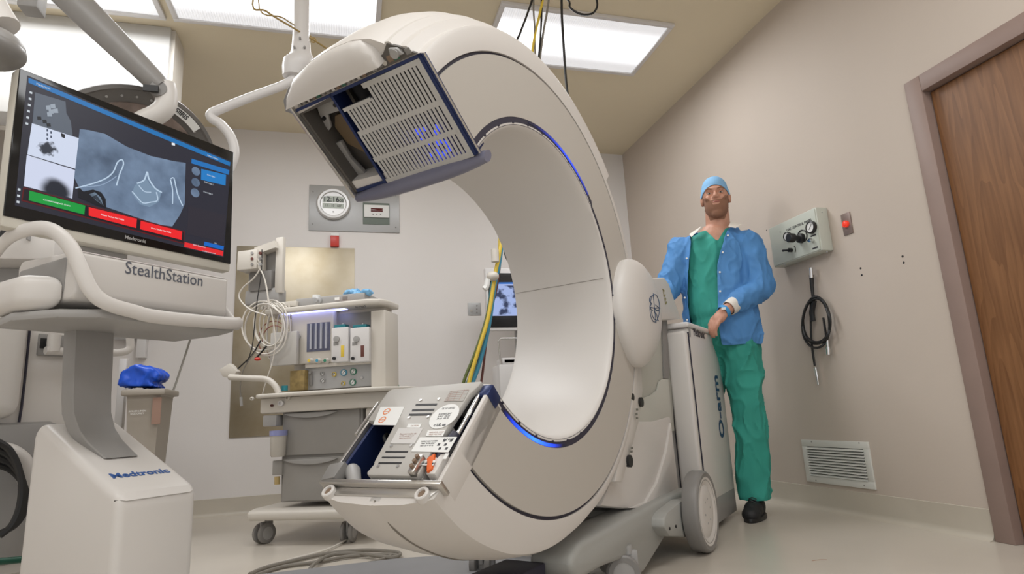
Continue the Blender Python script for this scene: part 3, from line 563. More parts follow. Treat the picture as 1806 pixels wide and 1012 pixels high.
# ------------------------------------------------------------------ navigation workstation (left foreground)
S=Fr(46); sv=1.829
st=thing('navigation_workstation','white navigation workstation cart with big touchscreen showing scan pictures, left foreground','medical workstation',S.w(1.0,2.05,0),46)
tilt=R(1.57); su=S.u; sn=V((0,0,1))*cos(tilt)+S.n*sin(tilt)
MO=V((-.619,1.992,1.372)); MP=Pl(MO,su,sn); mw,mh=.66,.66*.638
def mq(name,pts,m,off,th=.0008,par=None): 
    b=nbm(); prism(b,[MP.at(*p) for p in pts],off,off+th,M=MP.M); return mk(name,b,m,st,par)
b=nbm(); box(b,-mw/2,mw/2,-mh/2-.028,mh/2,-.045,-.004,M=MP.M,bev=.008); mon=mk('monitor',b,mat('warm_white_bezel',(.60,.57,.50),.4),st)
b=nbm(); box(b,-mw/2+.003,mw/2-.003,-mh/2,mh/2-.003,-.006,.0,M=MP.M,bev=.002); mk('screen_glass',b,mat('black_glass',(.008,.008,.009),.12,spec=.4),st,mon)
Z1=lambda x,y:(x*450/949,y*480/1012)
dk=mq('screen',[(48,133),(407,284),(394,454),(26,362)],scr('screen_dark_ui',(.022,.022,.035),1),.0003,.0003,mon)
def E(r,g,b_,k=1): return tuple(c*k for c in srgb(r,g,b_))
def xrm(px,py,rad,lo,hi,ns=60,nk=.5):
    m=scr('xray_grey',hi); nt=m.node_tree; bs=nt.nodes['Principled BSDF']; g=nt.nodes.new('ShaderNodeNewGeometry'); v=nt.nodes.new('ShaderNodeVectorMath'); v.operation='DISTANCE'; v.inputs[1].default_value=MP.w(*MP.at(px,py)); nt.links.new(g.outputs['Position'],v.inputs[0])
    n=nt.nodes.new('ShaderNodeTexNoise'); n.inputs['Scale'].default_value=ns; n.inputs['Detail'].default_value=4; nt.links.new(g.outputs['Position'],n.inputs[0])
    q=nt.nodes.new('ShaderNodeMath'); q.operation='MULTIPLY_ADD'; q.inputs[1].default_value=rad*nk*2; nt.links.new(n.outputs[0],q.inputs[0]); nt.links.new(v.outputs['Value'],q.inputs[2])
    r=nt.nodes.new('ShaderNodeMapRange'); r.interpolation_type='SMOOTHSTEP'; r.inputs[1].default_value=rad*(.55+nk); r.inputs[2].default_value=rad*(1.15+nk); nt.links.new(q.outputs[0],r.inputs[0])
    mx=nt.nodes.new('ShaderNodeMix'); mx.data_type='RGBA'; mx.inputs[6].default_value=(*lo,1); mx.inputs[7].default_value=(*hi,1); nt.links.new(r.outputs[0],mx.inputs[0]); nt.links.new(mx.outputs[2],bs.inputs['Emission Color']); return m
def sq(pts,col,off=.0008,name='screen_area'): return mq(name,pts,scr('screen_col',col),off,.0003,mon)
sq([(50,137),(406,286),(405,293),(50,146)],E(25,110,175))
# thumbnails
sq([Z1(*q) for q in ((130,344),(243,378),(246,420),(262,450),(270,506),(120,460))],E(88,96,108))
mq('xray_view',[Z1(*q) for q in ((118,458),(292,514),(280,628),(101,574))],xrm(*Z1(178,555),.020,E(45,50,62),E(205,214,234),70,1.2),.0008,.0003,mon)
mq('xray_view',[Z1(*q) for q in ((99,576),(278,632),(268,738),(88,692))],xrm(*Z1(208,712),.040,E(32,36,48),E(205,212,234),30,.15),.0008,.0003,mon)
for k in range(5): sq([Z1(172+k%2*14,480+k*8),Z1(178+k%2*14,481+k*8),Z1(178+k%2*14,490+k*8),Z1(172+k%2*14,489+k*8)],E(70,80,100),.0014)
sq([Z1(*p) for p in ((225,495),(240,500),(240,515),(228,510))],E(20,22,30),.0014)
for q in ((178,400),(195,395),(188,415),(205,412),(182,425)): p=Z1(*q); sq([(p[0]-4,p[1]-3),(p[0]+4,p[1]-4),(p[0]+5,p[1]+4),(p[0]-3,p[1]+4)],E(150,160,172),.0014)
for q in ((145,440),(165,452),(180,465)): p=Z1(*q); sq([(p[0]-4,p[1]-3),(p[0]+3,p[1]-3),(p[0]+4,p[1]+3),(p[0]-3,p[1]+3)],E(25,28,35),.0014)
# main scan view
def ctmat():
    m=scr('scan_greyscale',(.1,.13,.17)); nt=m.node_tree; bs=nt.nodes['Principled BSDF']; tc=nt.nodes.new('ShaderNodeTexCoord'); n=nt.nodes.new('ShaderNodeTexNoise'); n.inputs['Scale'].default_value=9; n.inputs['Detail'].default_value=6
    nt.links.new(tc.outputs['Object'],n.inputs[0]); r=nt.nodes.new('ShaderNodeValToRGB'); e=r.color_ramp.elements; e[0].position=.3; e[0].color=(*E(72,88,110),1); e[1].position=.72; e[1].color=(*E(128,150,178),1); nt.links.new(n.outputs[0],r.inputs[0]); nt.links.new(r.outputs[0],bs.inputs['Emission Color']); return m
mq('scan_view',[Z1(*q) for q in ((296,480),(330,484),(390,498),(470,545),(560,580),(640,598),(690,606),(686,760),(668,800),(640,842),(590,835),(500,806),(395,770),(330,740),(290,690),(275,660))],ctmat(),.0008,.0003,mon)
for q,c in ((((288,700),(310,712),(345,705),(375,715),(392,740),(394,775),(360,765),(315,745),(290,735)),E(22,24,32)),(((330,722),(352,715),(374,735),(384,765),(355,745)),E(125,145,165)),(((500,690),(540,662),(560,690),(600,710),(590,750),(555,770),(520,760),(490,720)),E(120,142,165))): sq([Z1(*p) for p in q],c,.0014)
def stroke(pts,r,col,off=.002):
    b=nbm(); tube(b,[MP.w(*MP.at(*Z1(*p)),off) for p in pts],r,n=5,sub=3); mk('scan_outline',b,scr('bone_white',col),st,mon)
bw=E(185,205,225)
stroke([(280,700),(340,684),(390,665),(420,640),(435,605),(452,594),(458,612),(445,645),(432,690)],.0018,bw); stroke([(300,695),(370,690),(412,670),(432,655)],.0013,E(140,160,185))
stroke([(508,682),(535,670),(546,640),(552,665),(575,700),(600,716)],.0022,bw); stroke([(490,712),(510,735),(530,755),(560,752),(585,745),(580,715)],.0016,bw); stroke([(515,690),(535,712),(560,715)],.0014,bw)
stroke([(634,665),(645,662),(652,690),(660,725),(678,765)],.0018,bw); stroke([(632,668),(640,705),(640,758)],.0018,bw)
# right hand list
sq([Z1(*q) for q in ((712,590),(852,632),(850,650),(711,607))],E(30,110,180)); sq([Z1(*q) for q in ((748,628),(840,650),(838,690),(747,668))],E(30,120,190))
for q in ((728,637),(727,678),(725,717)):
    p=MP.at(*Z1(*q)); b=nbm(); cyl(b,MP.w(p[0],p[1],.0008),MP.w(p[0],p[1],.0016),.015,n=16); mk('scan_thumbnail',b,ctmat(),st,mon)
sq([Z1(*q) for q in ((700,765),(838,800),(832,900),(695,870))],E(45,42,52))
sq([Z1(*q) for q in ((760,898),(832,916),(830,930),(758,912))],E(20,100,190)); sq([Z1(*q) for q in ((686,900),(830,934),(828,952),(684,918))],E(225,40,45),.0012)
sq([Z1(*q) for q in ((638,530),(650,533),(650,542),(638,539))],E(230,235,240))
sq([Z1(*q) for q in ((86,696),(686,860),(684,908),(78,747))],E(90,20,25),.001); sq([Z1(*q) for q in ((90,701),(683,863),(681,903),(83,743))],E(26,22,30),.0013)
for q,c,s_,tx in ((((108,709),(316,765),(312,798),(106,745)),E(20,150,60),'Communicating with O-arm',0),(((329,770),(508,814),(505,848),(329,802)),E(235,35,40),'Patient Tracker Not Visible',0),(((522,821),(676,861),(674,892),(520,852)),E(235,35,40),'O-arm Tracker Not Visible',0)):
    bt=sq([Z1(*p) for p in q],c,.0017,'screen_button'); cx=sum(p[0] for p in q)/4; cy=sum(p[1] for p in q)/4; a,c_=MP.at(*Z1(cx,cy)); mk('print',text_bm(s_,.0068,MP.M@Mx.Translation((a,c_,.0022)),.0002,sx=.85),scr('ui_text',(.75,.75,.75)),st,bt)
b=nbm(); wt=scr('ui_text',(.55,.6,.65))
for tx,px,py,sz in (('Medtronic',160,322,.009),('O-arm™ AP',150,472,.006),('O-arm™ Lateral',140,592,.006),('Patient Images',790,585,.008),('O-arm Spin 1',785,655,.007),('O-arm Spin 2',775,682,.007),('O-arm Spin 3',772,718,.007),('Select Exam Task',740,915,.007),('Localizer is connected',775,938,.006),('12:16',800,905,.005)):
    a,c_=MP.at(*Z1(px,py)); add(b,text_bm(tx.replace('™',''),sz,MP.M@Mx.Translation((a,c_,.0024)),.0002,sx=.9))
for k in range(6): a,c_=MP.at(*Z1(114-k*3,345+k*23)); box(b,a-.003,a+.003,c_-.003,c_+.003,.0012,.0016,M=MP.M)
for k in range(3): a,c_=MP.at(*Z1(70-k*2,705+k*23)); box(b,a-.003,a+.003,c_-.003,c_+.003,.0012,.0016,M=MP.M)
o=mk('screen_text',b,wt,st,mon); o['kind']='stuff'
a,c_=MP.at(*Z1(503,890)); mk('lettering',text_bm('Medtronic',.015,MP.M@Mx.Translation((a,c_,.0012)),.0004,bold=.0003),M_['lgrey'],st,mon)
# neck behind monitor
b=nbm(); a0=MP.at(205,360); box(b,a0[0]-.07,a0[0]+.07,-.30,-.02,-.085,-.045,M=MP.M,bev=.01); mk('monitor_bracket',b,M_['lgrey'],st)
# keyboard box with maker's writing: front leaning panel
KP=Pl(S.w(0,1.70,0),S.u,(0,0,1)); v0=1.70
pB=[S.p(*q,v0) for q in ((143,436),(397,492),(385,552),(128,506))]
zt=(pB[0][1]+pB[1][1])/2; zb=(pB[2][1]+pB[3][1])/2; ul=(pB[0][0]+pB[3][0])/2; ur=(pB[1][0]+pB[2][0])/2+.022
SX=S.M@Mx(((0,0,1,0),(1,0,0,0),(0,1,0,0),(0,0,0,1)))   # local (v,z,u)
b=nbm(); prism(b,[(v0+.012,zb-.022),(v0,zb-.006),(v0,zt-.006),(v0+.01,zt),(v0+.30,zt+.02),(v0+.32,zt),(v0+.30,zb-.022)],ul,ur,M=SX,bev=.010,seg=3); kb=mk('drawer_housing',b,M_['white'],st)
b=nbm(); box(b,ul-.006,ul+.02,v0+.05,v0+.30,zb+.0,zt-.01,M=S.M,bev=.01); mk('side_cover',b,M_['mgrey'],st)
def stext(s,px,py,size,m,P,off=.001,rot=0,sx=1,bold=0):
    a,c=P.at(px,py); mk('lettering',text_bm(s,size,P.M@Mx.Translation((a,c,off))@Mx.Rotation(rot,4,'Z'),.0004,sx=sx,bold=bold),m,st)
stext('StealthStation',293,485,.050,mat('slate_ink',(.11,.12,.15),.5),KP,sx=.84)
# handle tray: continuous U-shaped rail around the box
rail=[S.w(*q) for q in ()]
def sp(px,py,v): u,z=S.p(px,py,v); return S.w(u,v,z)
b=nbm(); lx=ul-.055; rx=ur+.03; zz=zb-.026
pth=[S.w(lx-.03,v0+.26,zt+.0),S.w(lx-.03,v0+.16,zt+.045),S.w(lx,v0+.06,zt+.055),S.w(lx+.03,v0-.01,zt+.0),S.w(lx+.08,v0-.05,zz+.01),S.w(lx+.18,v0-.06,zz-.022),S.w((lx+rx)/2,v0-.06,zz-.028),S.w(rx-.08,v0-.055,zz-.022),S.w(rx-.01,v0-.03,zz-.012),S.w(rx+.01,v0+.03,zz+.0),S.w(rx+.0,v0+.14,zt-.035),S.w(rx-.02,v0+.25,zt-.0)]
P2=crom(pth,8); rs=[]
for i,p in enumerate(P2):
    d=(P2[min(i+1,len(P2)-1)]-P2[max(i-1,0)]).normalized(); x=d.cross(V((0,0,1))).normalized(); y=x.cross(d)
    rs.append([p+x*cos(q)*.012+y*sin(q)*.019 for q in [2*PI*k/14 for k in range(14)]])
rings(b,rs); mk('handle_rail',b,M_['bore'],st)
b=nbm(); prism(b,[(lx+.10,v0-.04),(rx-.03,v0-.04),(rx-.01,v0+.05),(rx-.03,v0+.26),(lx-.0,v0+.28),(lx-.02,v0+.14),(lx+.03,v0+.02)],zz-.045,zz-.02,M=S.M,bev=.01); mk('tray_base',b,M_['lgrey'],st)
b=nbm(); prism(b,[(lx-.03,v0+.10),(ul,v0+.04),(ul,v0+.27),(lx-.03,v0+.28)],zz-.018,zz+.075,M=S.M,bev=.03,seg=4); mk('tray_side',b,M_['bore'],st)
# column: bent plate from tray down to base front
vb=1.585   # front plane of the base
F1=S.p(212,872,vb); F2=S.p(340,852,vb); bzf=(F1[1]+F2[1])/2
bl,brt=F1[0]-.005,F2[0]+.016
bk=S.pu(60,745,bl)        # (v,z) of the rear top-left corner on the left side plane
BV,BZ=bk
b=nbm(); prism(b,[(vb,.04),(vb,bzf-.02),(vb+.012,bzf),(BV-.03,BZ),(BV,BZ-.03),(BV+.01,.04)],bl,brt,M=SX,bev=.022,seg=4); mk('cart_base',b,M_['white'],st)
stext('Medtronic',248,835,.036,M_['blueink'],Pl(S.w(0,vb+.012,bzf),S.u,S.n*(BV-.03-vb-.012)+V((0,0,1))*(BZ-bzf)),off=.001,bold=.0008,sx=1.0)
sl=(BZ-bzf)/(BV-vb); print('base',bl,brt,bzf,BV,BZ)
cl=bl+(brt-bl)*.26; cr=bl+(brt-bl)*.92; cu0,cu1=S.p(128,600,1.80)[0],S.p(204,600,1.80)[0]
vt=vb+.06
def bz(v): return bzf+(BZ-bzf)/(BV-.03-vb-.012)*(v-vb-.012)+.004
def _hit(px,py):
    lo_,hi_=vb,BV
    for _ in range(40):
        m_=(lo_+hi_)/2
        if S.p(px,py,m_)[1]>bz(m_): lo_=m_
        else: hi_=m_
    return lo_
VT=_hit(213,805); print('tongue',VT,bz(VT),S.p(213,805,vb)[1],S.p(213,805,BV)[1],bz(BV))
prof=[(vt,bz(vt)+.004),(vt+.06,bz(vt+.06)+.02),(vt+.12,bz(vt+.12)+.05),(vt+.17,bz(vt+.17)+.10),(vt+.19,bz(vt)+.22),(vt+.19,zz-.04)]
b=nbm(); rs=[]
vc=VT+.13
for v_,xl,xr,yy in ((VT,184,243,806),(VT+.02,173,234,797),(VT+.06,152,216,778),(VT+.10,136,203,757),(vc-.005,126,196,728),(vc,125,196,700),(vc,127,199,640),(vc,131,202,552)):
    ul_=S.p(xl,yy,v_)[0]; ur_=S.p(xr,yy,v_)[0]; zc=S.p((xl+xr)/2,yy,v_)[1]
    rs.append((ul_,ur_,v_,zc))
rs=[[S.w(u_+(q-u_)*f,v_+o*k_,z_+o*(1-k_)*.0) for f,o,k_ in ((0,0,1),(.04,-.006,1),(.96,-.006,1),(1,0,1),(1,.05,1),(0,.05,1))] for (u_,q,v_,z_) in rs]
rings(b,rs); mk('column',b,M_['mgrey'],st)
for s in (0,1):
    for v in (vb+.1,BV-.12): caster(st,(bl if s else brt)+(.03 if s else -.03),v,.032,.04,.3,S.M)
# ------------------------------------------------------------------ man
PO=V((2.064,3.01,0)); PD=-34.42; PM=Mx.Translation(PO)@Mx.Rotation(R(PD),4,'Z')@Mx.Scale(1.015,4)
from mathutils import noise as NZ
hx,hy,hz=.050,.045,1.780
b=nbm(); HM=Mx.Translation((hx,hy,hz))@Mx.Rotation(R(-4),4,'X')@Mx.Translation((-hx,-hy,-hz))
ell(b,(hx,hy+.012,hz+.022),(.077,.096,.098),M=HM); ell(b,(hx,hy-.018,hz-.050),(.066,.076,.086),M=HM); ell(b,(hx,hy-.052,hz-.112),(.032,.030,.026),M=HM)
ell(b,(hx,hy-.073,hz+.028),(.055,.022,.016),M=HM)                     # brow ridge
for s in (-1,1): ell(b,(hx+s*.036,hy-.066,hz-.022),(.024,.022,.022),M=HM); ell(b,(hx+s*.078,hy+.012,hz-.004),(.010,.020,.033),M=HM)
capsule(b,(hx,hy-.084,hz+.014),(hx,hy-.104,hz-.022),.008,.0135,M=HM)
for s in (-1,1): ell(b,(hx+s*.011,hy-.094,hz-.026),(.009,.010,.008),M=HM)
ell(b,(hx,hy-.082,hz-.056),(.026,.013,.013),M=HM)
capsule(b,(hx-.01,hy+.045,1.50),(hx,hy+.022,1.72),.074,.066,M=None)
# torso, pelvis
capsule(b,(.0,.06,1.46),(.0,.06,1.14),.108,.108,ax=(1,0,0),sx=1.38,sy=.93); capsule(b,(-.13,.055,1.485),(.16,.055,1.485),.060,.060); ell(b,(0,.065,.98),(.150,.100,.12))
capsule(b,(.035,.06,1.56),(.0,.06,1.42),.07,.10,ax=(1,0,0),sx=1.5)
# legs
capsule(b,(.075,.05,.93),(.078,.02,.50),.088,.056); capsule(b,(.078,.02,.50),(.058,.05,.10),.056,.038); capsule(b,(.055,.07,.055),(.035,-.07,.04),.038,.032)
capsule(b,(-.10,.08,.93),(-.14,.14,.50),.088,.056); capsule(b,(-.14,.14,.50),(-.17,.22,.10),.056,.038); capsule(b,(-.17,.24,.055),(-.18,.11,.04),.038,.032)
# arms
LS,LE,LW,LK=V((.190,.05,1.485)),V((.210,.01,1.215)),V((.018,-.150,1.078)),V((-.036,-.165,1.018))
RS,RE,RW,RK=V((-.175,.05,1.495)),V((-.272,-.01,1.255)),V((-.345,-.27,1.150)),V((-.36,-.345,1.130))
for a,e_,w_,k in ((LS,LE,LW,LK),(RS,RE,RW,RK)): capsule(b,a,e_,.055,.044); capsule(b,e_,w_,.046,.029); capsule(b,w_,w_.lerp(k,.55),.027,.030,ax=(1,0,.6),sx=1.25,sy=.7)
def hand(b,W,K,D,side,nrm):   # wrist, knuckle centre, across direction, finger direction list
    for i,(o,L) in enumerate(((-.030,.066),(-.010,.076),(.010,.072),(.029,.058))):
        r=K+D*o; m1=r+nrm[0]*L*.45; m2=m1+nrm[1]*L*.32; m3=m2+nrm[2]*L*.25
        capsule(b,W.lerp(K,.35)+D*o*.6,r,.013,.0115); capsule(b,r,m1,.0112,.010); capsule(b,m1,m2,.0098,.009); capsule(b,m2,m3,.009,.0078)
    t0=W.lerp(K,.25)+D*side*.024; t1=t0+(K-W).normalized()*.035+D*side*.026+nrm[0]*.008; t2=t1+nrm[0]*.026+(K-W).normalized()*.012
    capsule(b,t0,t1,.014,.012); capsule(b,t1,t2,.0115,.0095)
hand(b,LW,LK,V((.45,-.75,-.35)).normalized()*1.0,-1,(V((-.45,.15,-.88)).normalized(),V((-.12,.2,-.97)).normalized(),V((.15,.25,-.95)).normalized()))
hand(b,RW,RK,V((1,-.1,0)).normalized(),1,(V((0,-.85,-.5)).normalized(),V((0,-.5,-.85)).normalized(),V((0,-.1,-1)).normalized()))
body=remesh(b,.0048,5,.5); body.normal_update()
def relax(t,it=8):
    for _ in range(it):
        nw={}
        for v in t.verts:
            if v.is_boundary:
                q=[e.other_vert(v).co for e in v.link_edges if e.is_boundary]
                if len(q)==2: nw[v]=v.co*.4+(q[0]+q[1])*.3
        for v,c in nw.items(): v.co=c
    return t
def extract(src,pred,off,M=None,smooth=0):
    t=src.copy(); bmesh.ops.delete(t,geom=[f for f in t.faces if not pred(f.calc_center_median())],context='FACES')
    t.normal_update()
    for _ in range(smooth): bmesh.ops.smooth_vert(t,verts=t.verts[:],factor=.5,use_axis_x=True,use_axis_y=True,use_axis_z=True)
    nn={v:v.normal.copy() for v in t.verts}
    for v in t.verts: v.co=v.co+nn[v]*(off(v.co) if callable(off) else off)
    return t
def solid(t,th):
    relax(t); t.normal_update(); vs=t.verts[:]; fs=t.faces[:]; be=[tuple(e.verts) for e in t.edges if e.is_boundary]
    m={v:t.verts.new(v.co-v.normal*abs(th)) for v in vs}
    for f in fs: t.faces.new([m[v] for v in reversed(f.verts)])
    for a,b in be: t.faces.new((b,a,m[a],m[b]))
    bmesh.ops.recalc_face_normals(t,faces=t.faces[:]); return t
capb=extract(body,lambda c:c.z>hz+.056-5.5*(c.x-hx)**2-.30*(c.y-hy+.07) and abs(c.x-hx)<.0805,lambda c:.005+.014*max(0,min(1,(c.z-hz-.06)/.05)),smooth=3)
hair=extract(body,lambda c:hz-.06<c.z<hz+.05 and (c.y-hy)>-.012+.5*max(0,hz+.01-c.z) and abs(c.x-hx)<.0715,.0025)
def bd(c):
    q=HMi@c; x,y,z=abs(q.x-hx),q.y-hy,q.z-hz
    if z<-.140 or y>.004 or x>.0705: return False
    if x<.022 and -.072<z<-.049: return False
    lim=-.041 if x<.030 else -.046+(x-.030)*1.25
    return z<lim and not(z<-.088 and y>-.014)
HMi=HM.inverted()
beard=relax(extract(body,bd,.0016),10)
kn=lambda p,s,sd: NZ.noise(V((p.x*s+sd,p.y*s,p.z*s*.6)))
def cloth(b,vox,amp,sc,sd,sm=4):
    t=remesh(b,vox,sm,.5); t.normal_update(); 
    nn=[(v,v.normal.copy()) for v in t.verts]
    for v,q in nn:
        r=1-abs(kn(v.co,sc,sd))*2; v.co=v.co+q*(amp*(max(0,1-abs(kn(v.co,sc,sd))*2.6)**2*.8+max(0,1-abs(kn(v.co,sc*2.1,sd+9))*3)**2*.4)-amp*.35)
    return t
# scrub top
b=nbm(); capsule(b,(.0,.06,1.46),(.0,.055,1.10),.122,.128,ax=(1,0,0),sx=1.38,sy=.97); ell(b,(.0,.06,1.02),(.176,.130,.12)); capsule(b,(.04,.06,1.555),(.0,.06,1.42),.078,.11,ax=(1,0,0),sx=1.5)
capsule(b,(-.11,.055,1.50),(.14,.055,1.50),.070,.070)
top=cloth(b,.007,.010,8,3,3); bmesh.ops.delete(top,geom=[f for f in top.faces if f.calc_center_median().z>1.585-.0 or (abs(f.calc_center_median().x-.03)<(f.calc_center_median().z-1.495)*.62 and f.calc_center_median().y<.03) or f.calc_center_median().z<.93],context='FACES'); solid(top,-.004)
# jacket
b=nbm(); capsule(b,(.0,.06,1.47),(.0,.06,1.10),.148,.154,ax=(1,0,0),sx=1.33,sy=.99); capsule(b,(.0,.06,1.10),(.0,.06,.94),.154,.156,ax=(1,0,0),sx=1.36,sy=.99)
capsule(b,(.04,.06,1.565),(.0,.06,1.42),.088,.12,ax=(1,0,0),sx=1.5); capsule(b,(-.15,.055,1.485),(.175,.055,1.485),.083,.083)
capsule(b,LS,LE+V((.015,0,0)),.083,.075); capsule(b,LE+V((.015,0,0)),LW.lerp(LE,.28),.076,.047)
capsule(b,RS,RE,.083,.074); capsule(b,RE,RW.lerp(RE,.2),.074,.05)
jk=cloth(b,.0075,.016,9,1,3)
jl=lambda z: -.115-.055*max(0,min(1,(1.52-z)/.3)); jr=lambda z:.100-.085*max(0,min(1,(1.58-z)/.22))-.03*max(0,min(1,(1.36-z)/.3))
cutR=LW.lerp(LE,.25); dR=(LW-LE).normalized(); cutL=RW.lerp(RE,.2); dL=(RW-RE).normalized()
def jdel(c):
    if c.z<.905 or c.z>1.60-.02*(c.y<.0): return True
    if c.y<.03 and jl(c.z)<c.x<jr(c.z) and not ((c-LW).length<.17 and c.y<-.12): return True
    if (c-LW).length<.2 and (c-cutR).dot(dR)>0 and c.y<-.098 and (c-LW.lerp(LE,.2)).cross(dR).length<.07: return True
    if (c-cutL).dot(dL)>0 and (c-RW).length<.2: return True
    return False
bmesh.ops.delete(jk,geom=[f for f in jk.faces if jdel(f.calc_center_median())],context='FACES')
for v in jk.verts:
    if v.is_boundary and v.co.y<-.02 and v.co.z>.93:
        for fn in (jl,jr):
            if abs(v.co.x-fn(v.co.z))<.011: v.co.x=fn(v.co.z)
solid(jk,-.004)
# trousers
b=nbm(); ell(b,(0,.065,.98),(.184,.140,.12)); capsule(b,(.078,.05,.92),(.080,.025,.50),.112,.083); capsule(b,(.080,.025,.50),(.056,.045,.09),.083,.078)
capsule(b,(-.10,.08,.92),(-.14,.14,.50),.108,.078); capsule(b,(-.14,.14,.50),(-.17,.22,.09),.078,.072)
tr=cloth(b,.008,.020,7,5,3); bmesh.ops.delete(tr,geom=[f for f in tr.faces if f.calc_center_median().z<.088 or f.calc_center_median().z>1.02],context='FACES'); solid(tr,-.003)
for q in (body,capb,hair,beard,top,jk,tr): _tx(q.verts,PM)
def ppart(name,bm,m,parent=None): return mk(name,bm,m,man,parent)
man=mk('person',body,M_['skin']); me=man.data; me.transform(PM.inverted()); man.matrix_world=PM; tag(man,'man in light blue cap, blue jacket and green scrubs with a hand on the cabinet','person'); bpy.context.view_layer.update()
ppart('surgical_cap',solid(capb,-.003),M_['capm']); ppart('hair',hair,mat('light_brown_hair',(.20,.10,.05),.8,bump=.6,bscale=400)); ppart('beard',beard,M_['beard']); ppart('scrub_top',top,M_['scrub']); jko=ppart('jacket',jk,M_['jacket']); ppart('trousers',tr,M_['scrub'])
for s in (-1,1):
    b=nbm(); ell(b,(hx+s*.032,hy-.0735,hz+.006),(.012,.0095,.0036),M=PM@HM); e=ppart('eye',b,M_['eye']); b=nbm(); ell(b,(hx+s*.032,hy-.0805,hz+.005),(.0042,.004,.0042),M=PM@HM); ppart('iris',b,mat('dark_iris',(.04,.035,.03),.3),e)
    b=nbm(); tube(b,[(hx+s*.046,hy-.071,hz+.011),(hx+s*.034,hy-.085,hz+.0128),(hx+s*.02,hy-.081,hz+.008)],.0028,M=PM@HM); ppart('eyelid',b,M_['skin'])
    b=nbm(); tube(b,[(hx+s*.052,hy-.072,hz+.026),(hx+s*.036,hy-.093,hz+.031),(hx+s*.016,hy-.094,hz+.025)],.0038,M=PM@HM); ppart('eyebrow',b,mat('ginger_brow',(.30,.15,.08),.8))
b=nbm(); tube(b,[(hx-.024,hy-.081,hz-.0555),(hx-.010,hy-.0950,hz-.0555),(hx+.010,hy-.0950,hz-.0555),(hx+.024,hy-.081,hz-.0555)],.0034,M=PM@HM); ppart('lips',b,M_['lip'])
# cuffs, collar, wristband, snaps
def sleeve(b,p0,p1,r0,r1,M=PM,th=.004):
    p0=V(p0);p1=V(p1); x,y=basis(p1-p0); n=24; C=lambda p,r:[p+x*cos(2*PI*k/n)*r+y*sin(2*PI*k/n)*r for k in range(n)]
    return rings(b,[C(p0,r0),C(p1,r1),C(p1,r1-th),C(p0,r0-th)],closed=True,M=M)
b=nbm(); sleeve(b,LW.lerp(LE,.34),LW.lerp(LE,.14),.046,.041); ppart('cuff',b,M_['cuff'],jko)
b=nbm(); sleeve(b,RW.lerp(RE,.3),RW.lerp(RE,.10),.046,.038); ppart('cuff',b,M_['cuff'],jko)
b=nbm(); sleeve(b,LW.lerp(LE,.035),LW.lerp(LE,-.04),.0375,.0365); wb=ppart('wristband',b,mat('blue_wristband',(.05,.30,.65),.5))
b=nbm(); d_=(LW-LE).normalized(); c_=LW+V((0,-.036,.012)); box(b,c_.x-.011,c_.x+.011,c_.y-.004,c_.y+.003,c_.z-.007,c_.z+.007,M=PM,bev=.001); ppart('wristband_tag',b,M_['label'],wb)
for sd,pts_ in ((-1,[(-.048,.0,1.612),(-.118,-.005,1.575),(-.108,-.045,1.545),(-.072,-.050,1.572)]),(1,[(.118,.0,1.618),(.176,.0,1.592),(.135,-.048,1.562),(.098,-.050,1.575)])):
    b=nbm(); rings(b,[[V(p)+V((0,o,o*.4)) for p in pts_] for o in (-.012,-.004)],M=PM); ppart('collar_flap',b,M_['cuff'],jko)
for z in (1.52,1.42,1.31,1.20,1.07):
    for fn,s in ((jr,1),(jl,-1)):
        if s<0 and z in (1.52,1.31): continue
        x=fn(z)+s*.013; b=nbm(); y0=-.092; q=[p for p in (jko.data.vertices)]; best=min((p.co for p in q if abs(p.co.z-z)<.012 and abs(p.co.x-x)<.012),key=lambda p:p.y,default=V((x,-.09,z)))
        cyl(b,(x,best.y-.003,z),(x,best.y+.002,z),.0055,n=12,M=PM); ppart('snap',b,M_['label'],jko)
for x,y,a in ((.045,-.045,.12),(-.175,.14,.1)):
    b=nbm(); Ms=PM@Mx.Translation((x,y,0))@Mx.Rotation(a*-2,4,'Z')
    ell(b,(0,-.01,.045),(.047,.085,.052),M=Ms); ell(b,(0,.085,.055),(.042,.055,.06),M=Ms); ell(b,(0,-.065,.035),(.047,.055,.038),M=Ms)
    t=remesh(b,.006,4); 
    for v in t.verts: v.co.z=max(v.co.z,.016)
    sh=ppart('shoe',t,M_['shoe'])
    b=nbm(); n=24; pr=[(.050*sin(2*PI*k/n)*(1.0 if cos(2*PI*k/n)>0 else 1.04),.012-.135*cos(2*PI*k/n)) for k in range(n)]; prism(b,pr,.0,.022,M=Ms,bev=.004); ppart('sole',b,M_['black'],sh)
    for k in range(4): b=nbm(); yy=-.035+k*.018; tube(b,[(-.02,yy,.088+k*.006),(0,yy-.004,.097+k*.006),(.02,yy,.088+k*.006)],.0025,M=Ms); ppart('lace',b,M_['black'],sh)
man.update_tag()
# ------------------------------------------------------------------ anaesthesia machine (behind, left of the ring)
A=Fr(-27); AX=A.M
am=thing('anaesthesia_machine','cream anaesthesia machine with two grey drawers, flow tubes and gauges, on casters','anaesthesia machine',A.w(-1.75,3.35,0),-27)
av=3.07
def aprt(name,v,dv,x0,y0,x1,y1,m,bev=.004,parent=None): b=nbm(); pbox(b,A,v,dv,x0,y0,x1,y1,bev); return mk(name,b,m,am,parent)
a0,a1,_,_=fb(A,av,435,905,640,915)
b=nbm(); prism(b,[(a0+.04,av-.06),(a0,av+.05),(a0+.03,av+.66),(a1,av+.66),(a1+.02,av+.05),(a1-.03,av-.06)],.125,.175,M=AX,bev=.018,seg=3); mk('base_plate',b,M_['cream'],am)
for u,v,an in ((-2.05,av+.03,R(70)),(-1.56,av+.03,R(95)),(-1.72,av+.60,R(20)),(-1.40,av+.55,R(20))): caster(am,u,v,.052,.045,an,AX)
